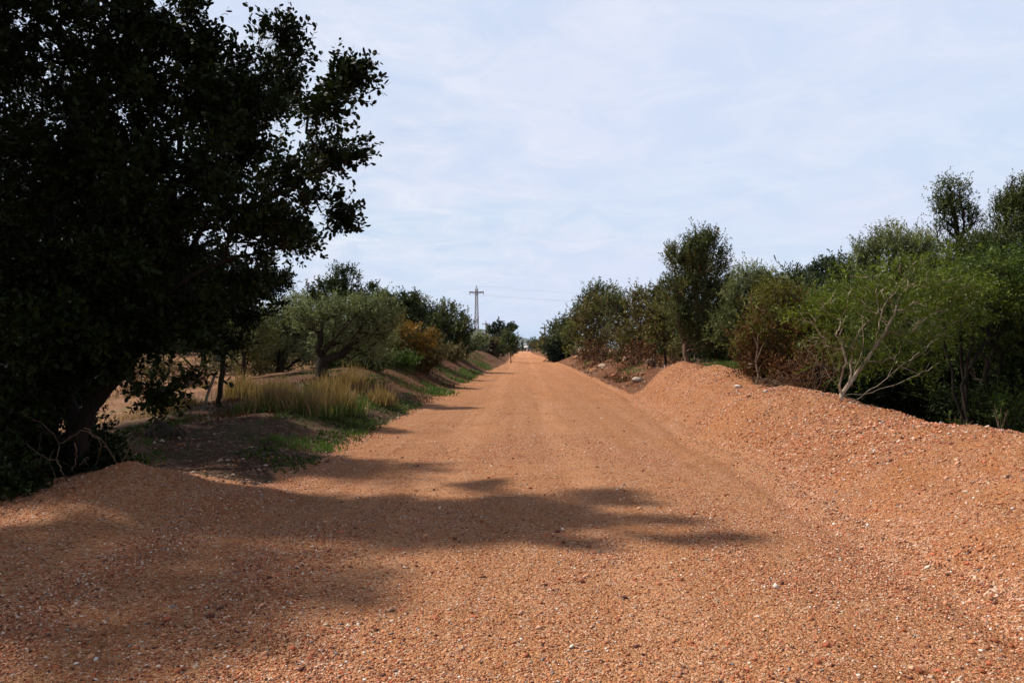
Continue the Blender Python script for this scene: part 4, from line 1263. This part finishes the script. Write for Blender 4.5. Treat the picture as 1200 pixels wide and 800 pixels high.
def rock(px, py, wpx, hpx, label, col, seed, group=None, name='rock', d=None, lift=.25):
    rng = rs(seed)
    p = unproj(px, py) if d is None else np.array([(px - VX) / F * d, d, gz((px - VX) / F * d, d)])
    D = p[1]
    import bmesh
    bm = bmesh.new()
    bmesh.ops.create_icosphere(bm, subdivisions=3, radius=1.0)
    Vv = np.array([v.co[:] for v in bm.verts]); Fv = np.array([[v.index for v in f.verts] for f in bm.faces]); bm.free()
    cut = nrm(rng.normal(size=(9, 3))); off = .55 + .35 * rng.random(9)
    for c, o_ in zip(cut, off):
        s_ = Vv @ c
        Vv = Vv - np.maximum(s_ - o_, 0)[:, None] * c[None] * .92
    Vv = Vv * (1 + .05 * rng.normal(size=(len(Vv), 1)))
    sx, sz = wpx / F * D / 2, hpx / F * D / 2
    Vv = Vv * np.array([sx, sx * .75, sz]) * 1.15
    a = rng.random() * .8
    Vv = np.stack([Vv[:, 0] * math.cos(a) - Vv[:, 1] * math.sin(a), Vv[:, 0] * math.sin(a) + Vv[:, 1] * math.cos(a), Vv[:, 2]], 1)
    Vv = Vv + p + np.array([0, 0, sz * lift])
    o = mesh_obj(name, Vv, None, Fv, [M_rock], tone=np.tile(np.array([col]), (len(Vv), 1)))
    return tag(o, label, 'rock', group)


RG = 'rocks sticking out of the right bank'
rock(747, 449, 17, 8, 'pale flat rock at the foot of the rocky bank beside the gravel bank', (.50, .42, .36), 1, RG)
rock(737, 452, 9, 6, 'orange rock just left of the pale flat rock on the bank foot', (.42, .19, .09), 2, RG)
rock(763, 426, 12, 9, 'rounded pinkish rock high on the rocky bank near the slender tree', (.46, .32, .24), 3, RG)
rock(733, 423, 9, 7, 'small beige rock in the middle of the rocky bank', (.44, .30, .20), 4, RG)
rock(706, 430, 11, 6, 'light slab of rock among rusty shrubs on the bank', (.50, .36, .27), 5, RG)
rock(697, 436, 12, 6, 'low orange rock near the foot of the rusty shrubs', (.42, .22, .12), 6, RG)
rock(660, 416, 9, 6, 'rock lump just right of the round dark shrub', (.48, .32, .23), 7, RG)
rock(677, 421, 10, 6, 'orange boulder on the bank between round shrub and brown trees', (.44, .24, .13), 8, RG)
rock(754, 441, 8, 5, 'small brown rock just above the pale flat rock', (.30, .17, .10), 9, RG)
rock(720, 441, 8, 5, 'reddish stone lying at the foot of the middle bank', (.36, .15, .08), 10, RG)
rock(865, 455, 10, 4.5, 'white stone lying on the gravel bank slope', (.72, .68, .64), 11, lift=.5, d=None)
rock(878, 466, 6, 3, 'dark brown clod on the gravel bank below the dry shrub', (.10, .06, .04), 12)
rock(898, 462, 6, 4, 'pale stone beside the fallen twigs of the dry shrub', (.62, .56, .50), 13)
LG = 'dark stones at the foot of the big carob trunk'
rock(186, 470, 30, 34, 'big dark stone right of the leaning carob trunk', (.055, .045, .035), 14, LG, d=13)
rock(212, 474, 16, 16, 'smaller dark stone at the right of the big dark one', (.055, .045, .035), 15, LG, d=13)

# crumpled white bag behind the dead stem
rngb = rs(77)
import bmesh
bm = bmesh.new(); bmesh.ops.create_icosphere(bm, subdivisions=4, radius=1.0)
Vb = np.array([v.co[:] for v in bm.verts]); Fb = np.array([[v.index for v in f.verts] for f in bm.faces]); bm.free()
Vb = Vb * (1 + .22 * fbm(Vb[:, 0] * 2.4 + 5, Vb[:, 1] * 2.4 + Vb[:, 2] * 3.1, 3, 3))[:, None]
Vb = Vb * np.array([.10, .09, .17])
bx, bd = (880 - VX) / F * 18.6, 18.6
Vb = Vb + np.array([bx, bd, gz(bx, bd) + .13])
tag(mesh_obj('plastic_bag', Vb, None, Fb, [M_white_pl], smooth=True), 'crumpled white plastic bag behind the crest of the gravel bank by the dry shrub', 'bag')

# dead leaning stem on the bank
g = Geo()
P = [at(883, 462, 16.6), at(886, 452, 16.6), at(889, 440, 16.7), at(886, 425, 16.7), at(888, 405, 16.8), at(882, 392, 16.8)]
P[0][2] = gz(P[0][0], 16.6) - .1
g.tube(P, [.035, .03, .028, .022, .015, .006], 7)
for (i, q) in ((3, (897, 400)), (2, (900, 420)), (3, (875, 408)), (4, (893, 388))):
    a = P[i]; e = at(q[0], q[1], 16.7)
    g.tube([a, (a + e) / 2 + rngb.normal(size=3) * .04, e], [.014, .009, .004], 5)
tag(g.obj('dead_stem', [M_bark_b], smooth=True), 'dead brown stem standing on the gravel bank just left of the dry shrub', 'stem')

# twig pile under the dry shrub
g = Geo()
for k in range(190):
    x0 = rngb.uniform(4.75, 6.0); y0 = rngb.uniform(15.2, 16.9)
    p = np.array([x0, y0, gz(x0, y0) + rngb.uniform(.01, .16)])
    a = rngb.uniform(0, 6.28); L = rngb.uniform(.15, .55)
    dv = np.array([math.cos(a), math.sin(a) * .6, rngb.normal() * .25]) * L
    g.tube([p - dv / 2, p + rngb.normal(size=3) * .03, p + dv / 2], [.007, .006, .002], 4)
tag(g.obj('twig_pile', [M_bark_b]), 'pile of fallen dead twigs under the dry brown shrub', 'twigs')
# bare tangled twigs low at left foreground
g = Geo()
for pts in ([(0, 570), (22, 558), (38, 540), (52, 536), (66, 538), (70, 520), (60, 505), (40, 492), (20, 482)], [(66, 538), (75, 556), (80, 570)],
            [(88, 520), (90, 535), (84, 552)], [(92, 545), (104, 536), (98, 545)], [(120, 522), (132, 532), (136, 546)],
            [(70, 520), (95, 505), (120, 512), (134, 538)], [(52, 536), (30, 520), (8, 500)], [(100, 500), (118, 520), (112, 545)]):
    P = [at(a, b_, 8.0 + .15 * rngb.normal()) for a, b_ in pts]
    PP = []
    for i in range(len(P) - 1):
        for t in np.linspace(0, 1, 5)[:-1]:
            PP.append(P[i] * (1 - t) + P[i + 1] * t + rngb.normal(size=3) * .008)
    PP.append(P[-1])
    g.tube(PP, np.linspace(.007, .003, len(PP)), 5)
for k in range(70):
    x0 = rngb.uniform(-6.4, -4.0); y0 = rngb.uniform(8.2, 10.5)
    p = np.array([x0, y0, gz(x0, y0)])
    e = p + np.array([rngb.normal() * .3, rngb.normal() * .3, rngb.uniform(.15, .6)])
    g.tube([p, (p + e) / 2 + rngb.normal(size=3) * .06, e], [.006, .005, .002], 4)
tag(g.obj('bare_bush', [M_bark_b], smooth=True), 'tangle of bare curling twigs low under the big carob', 'bush')

# leaning stake
root = None
g = Geo()
P = [at(236, 478, 15.6), at(244, 460, 15.8), at(253, 436, 16.0)]
P[0] = np.array([P[0][0], P[0][1], gz(P[0][0], P[0][1]) - .1])
g.tube(P, [.03, .028, .025], 8)
tag(g.obj('wooden_stake', [M_stake], smooth=True), 'leaning wooden stake propping the thin young carob', 'stake')
# pale post at the foot of the slender tree, teal tag on a stem
g = Geo()
x0, y0 = (779.5 - VX) / F * 29.5, 29.5
z0 = gz(x0, y0)
g.tube([(x0, y0, z0 - .1), (x0 + .01, y0, z0 + .25), (x0, y0, z0 + .5)], [.055, .05, .05], 8)
tag(g.obj('wooden_post', [simple_mat('bleached_post', (.50, .36, .30), .8, (.40, .28, .22), 9)], smooth=True), 'short bleached post in front of the slender roadside tree', 'post')
g = Geo()
x0, y0, z0 = unproj(769.5, 416)
zt = z0 + 7 / F * y0
g.tube([(x0, y0, z0 - .05), (x0, y0, zt)], [.045, .045], 12)
tag(g.obj('tree_guard', [M_teal], smooth=True), 'small teal plastic tree guard among the dry shrubs left of the slender tree', 'tree guard')

# weeds poking over the crest of the gravel bank
WG = 'small leafy weeds along the crest of the gravel bank'
for i, (px, d, hp, lb) in enumerate([(1118, 10.2, 16, 'leafy weed at the crest in the dark gap of the gravel bank'), (1130, 9.9, 11, 'short weed right beside the leafy one on the crest'),
                                  (1172, 9.0, 30, 'taller stalky weed near the right end of the crest')]):
    x0 = (px - VX) / F * d
    z0 = gz(x0, d)
    root = wempty('weed', (x0, d, z0), lb, 'weed', WG)
    r_ = rs(400 + i)
    g = Geo(); tp = []
    for k in range(5):
        e = np.array([x0 + r_.normal() * .07, d + r_.normal() * .07, z0 + hp / F * d * r_.uniform(.6, 1.1)])
        g.tube([(x0, d, z0 - .03), (np.array([x0, d, z0]) + e) / 2 + r_.normal(size=3) * .01, e], [.005, .004, .002], 4)
        tp += [e, (np.array([x0, d, z0]) + e) / 2]
    g.obj('stem', [M_bark_b], root)
    tp = np.array(tp)
    Vv, Qq, Tt = leaves(tp, nrm(tp - np.array([x0, d, z0])), 70, r_, .06, .035, .014)
    mesh_obj('foliage', Vv, Qq, None, [LM['green']], root, tone=Tt)

# ================================================================== AIR
hz = Geo()
hz.box((0, 3400, 60), (9000, 8000, 126))
m, b = newmat('haze_air')
vol = b.n('ShaderNodeVolumePrincipled', {'Color': (.42, .66, 1.0, 1), 'Density': .00005, 'Anisotropy': 0.0})
b.t.links.new(vol.outputs[0], b.n('ShaderNodeOutputMaterial').inputs['Volume'])
tag(hz.obj('haze', [m]), 'thin blue haze lying over the far hills', 'haze', kind='stuff')
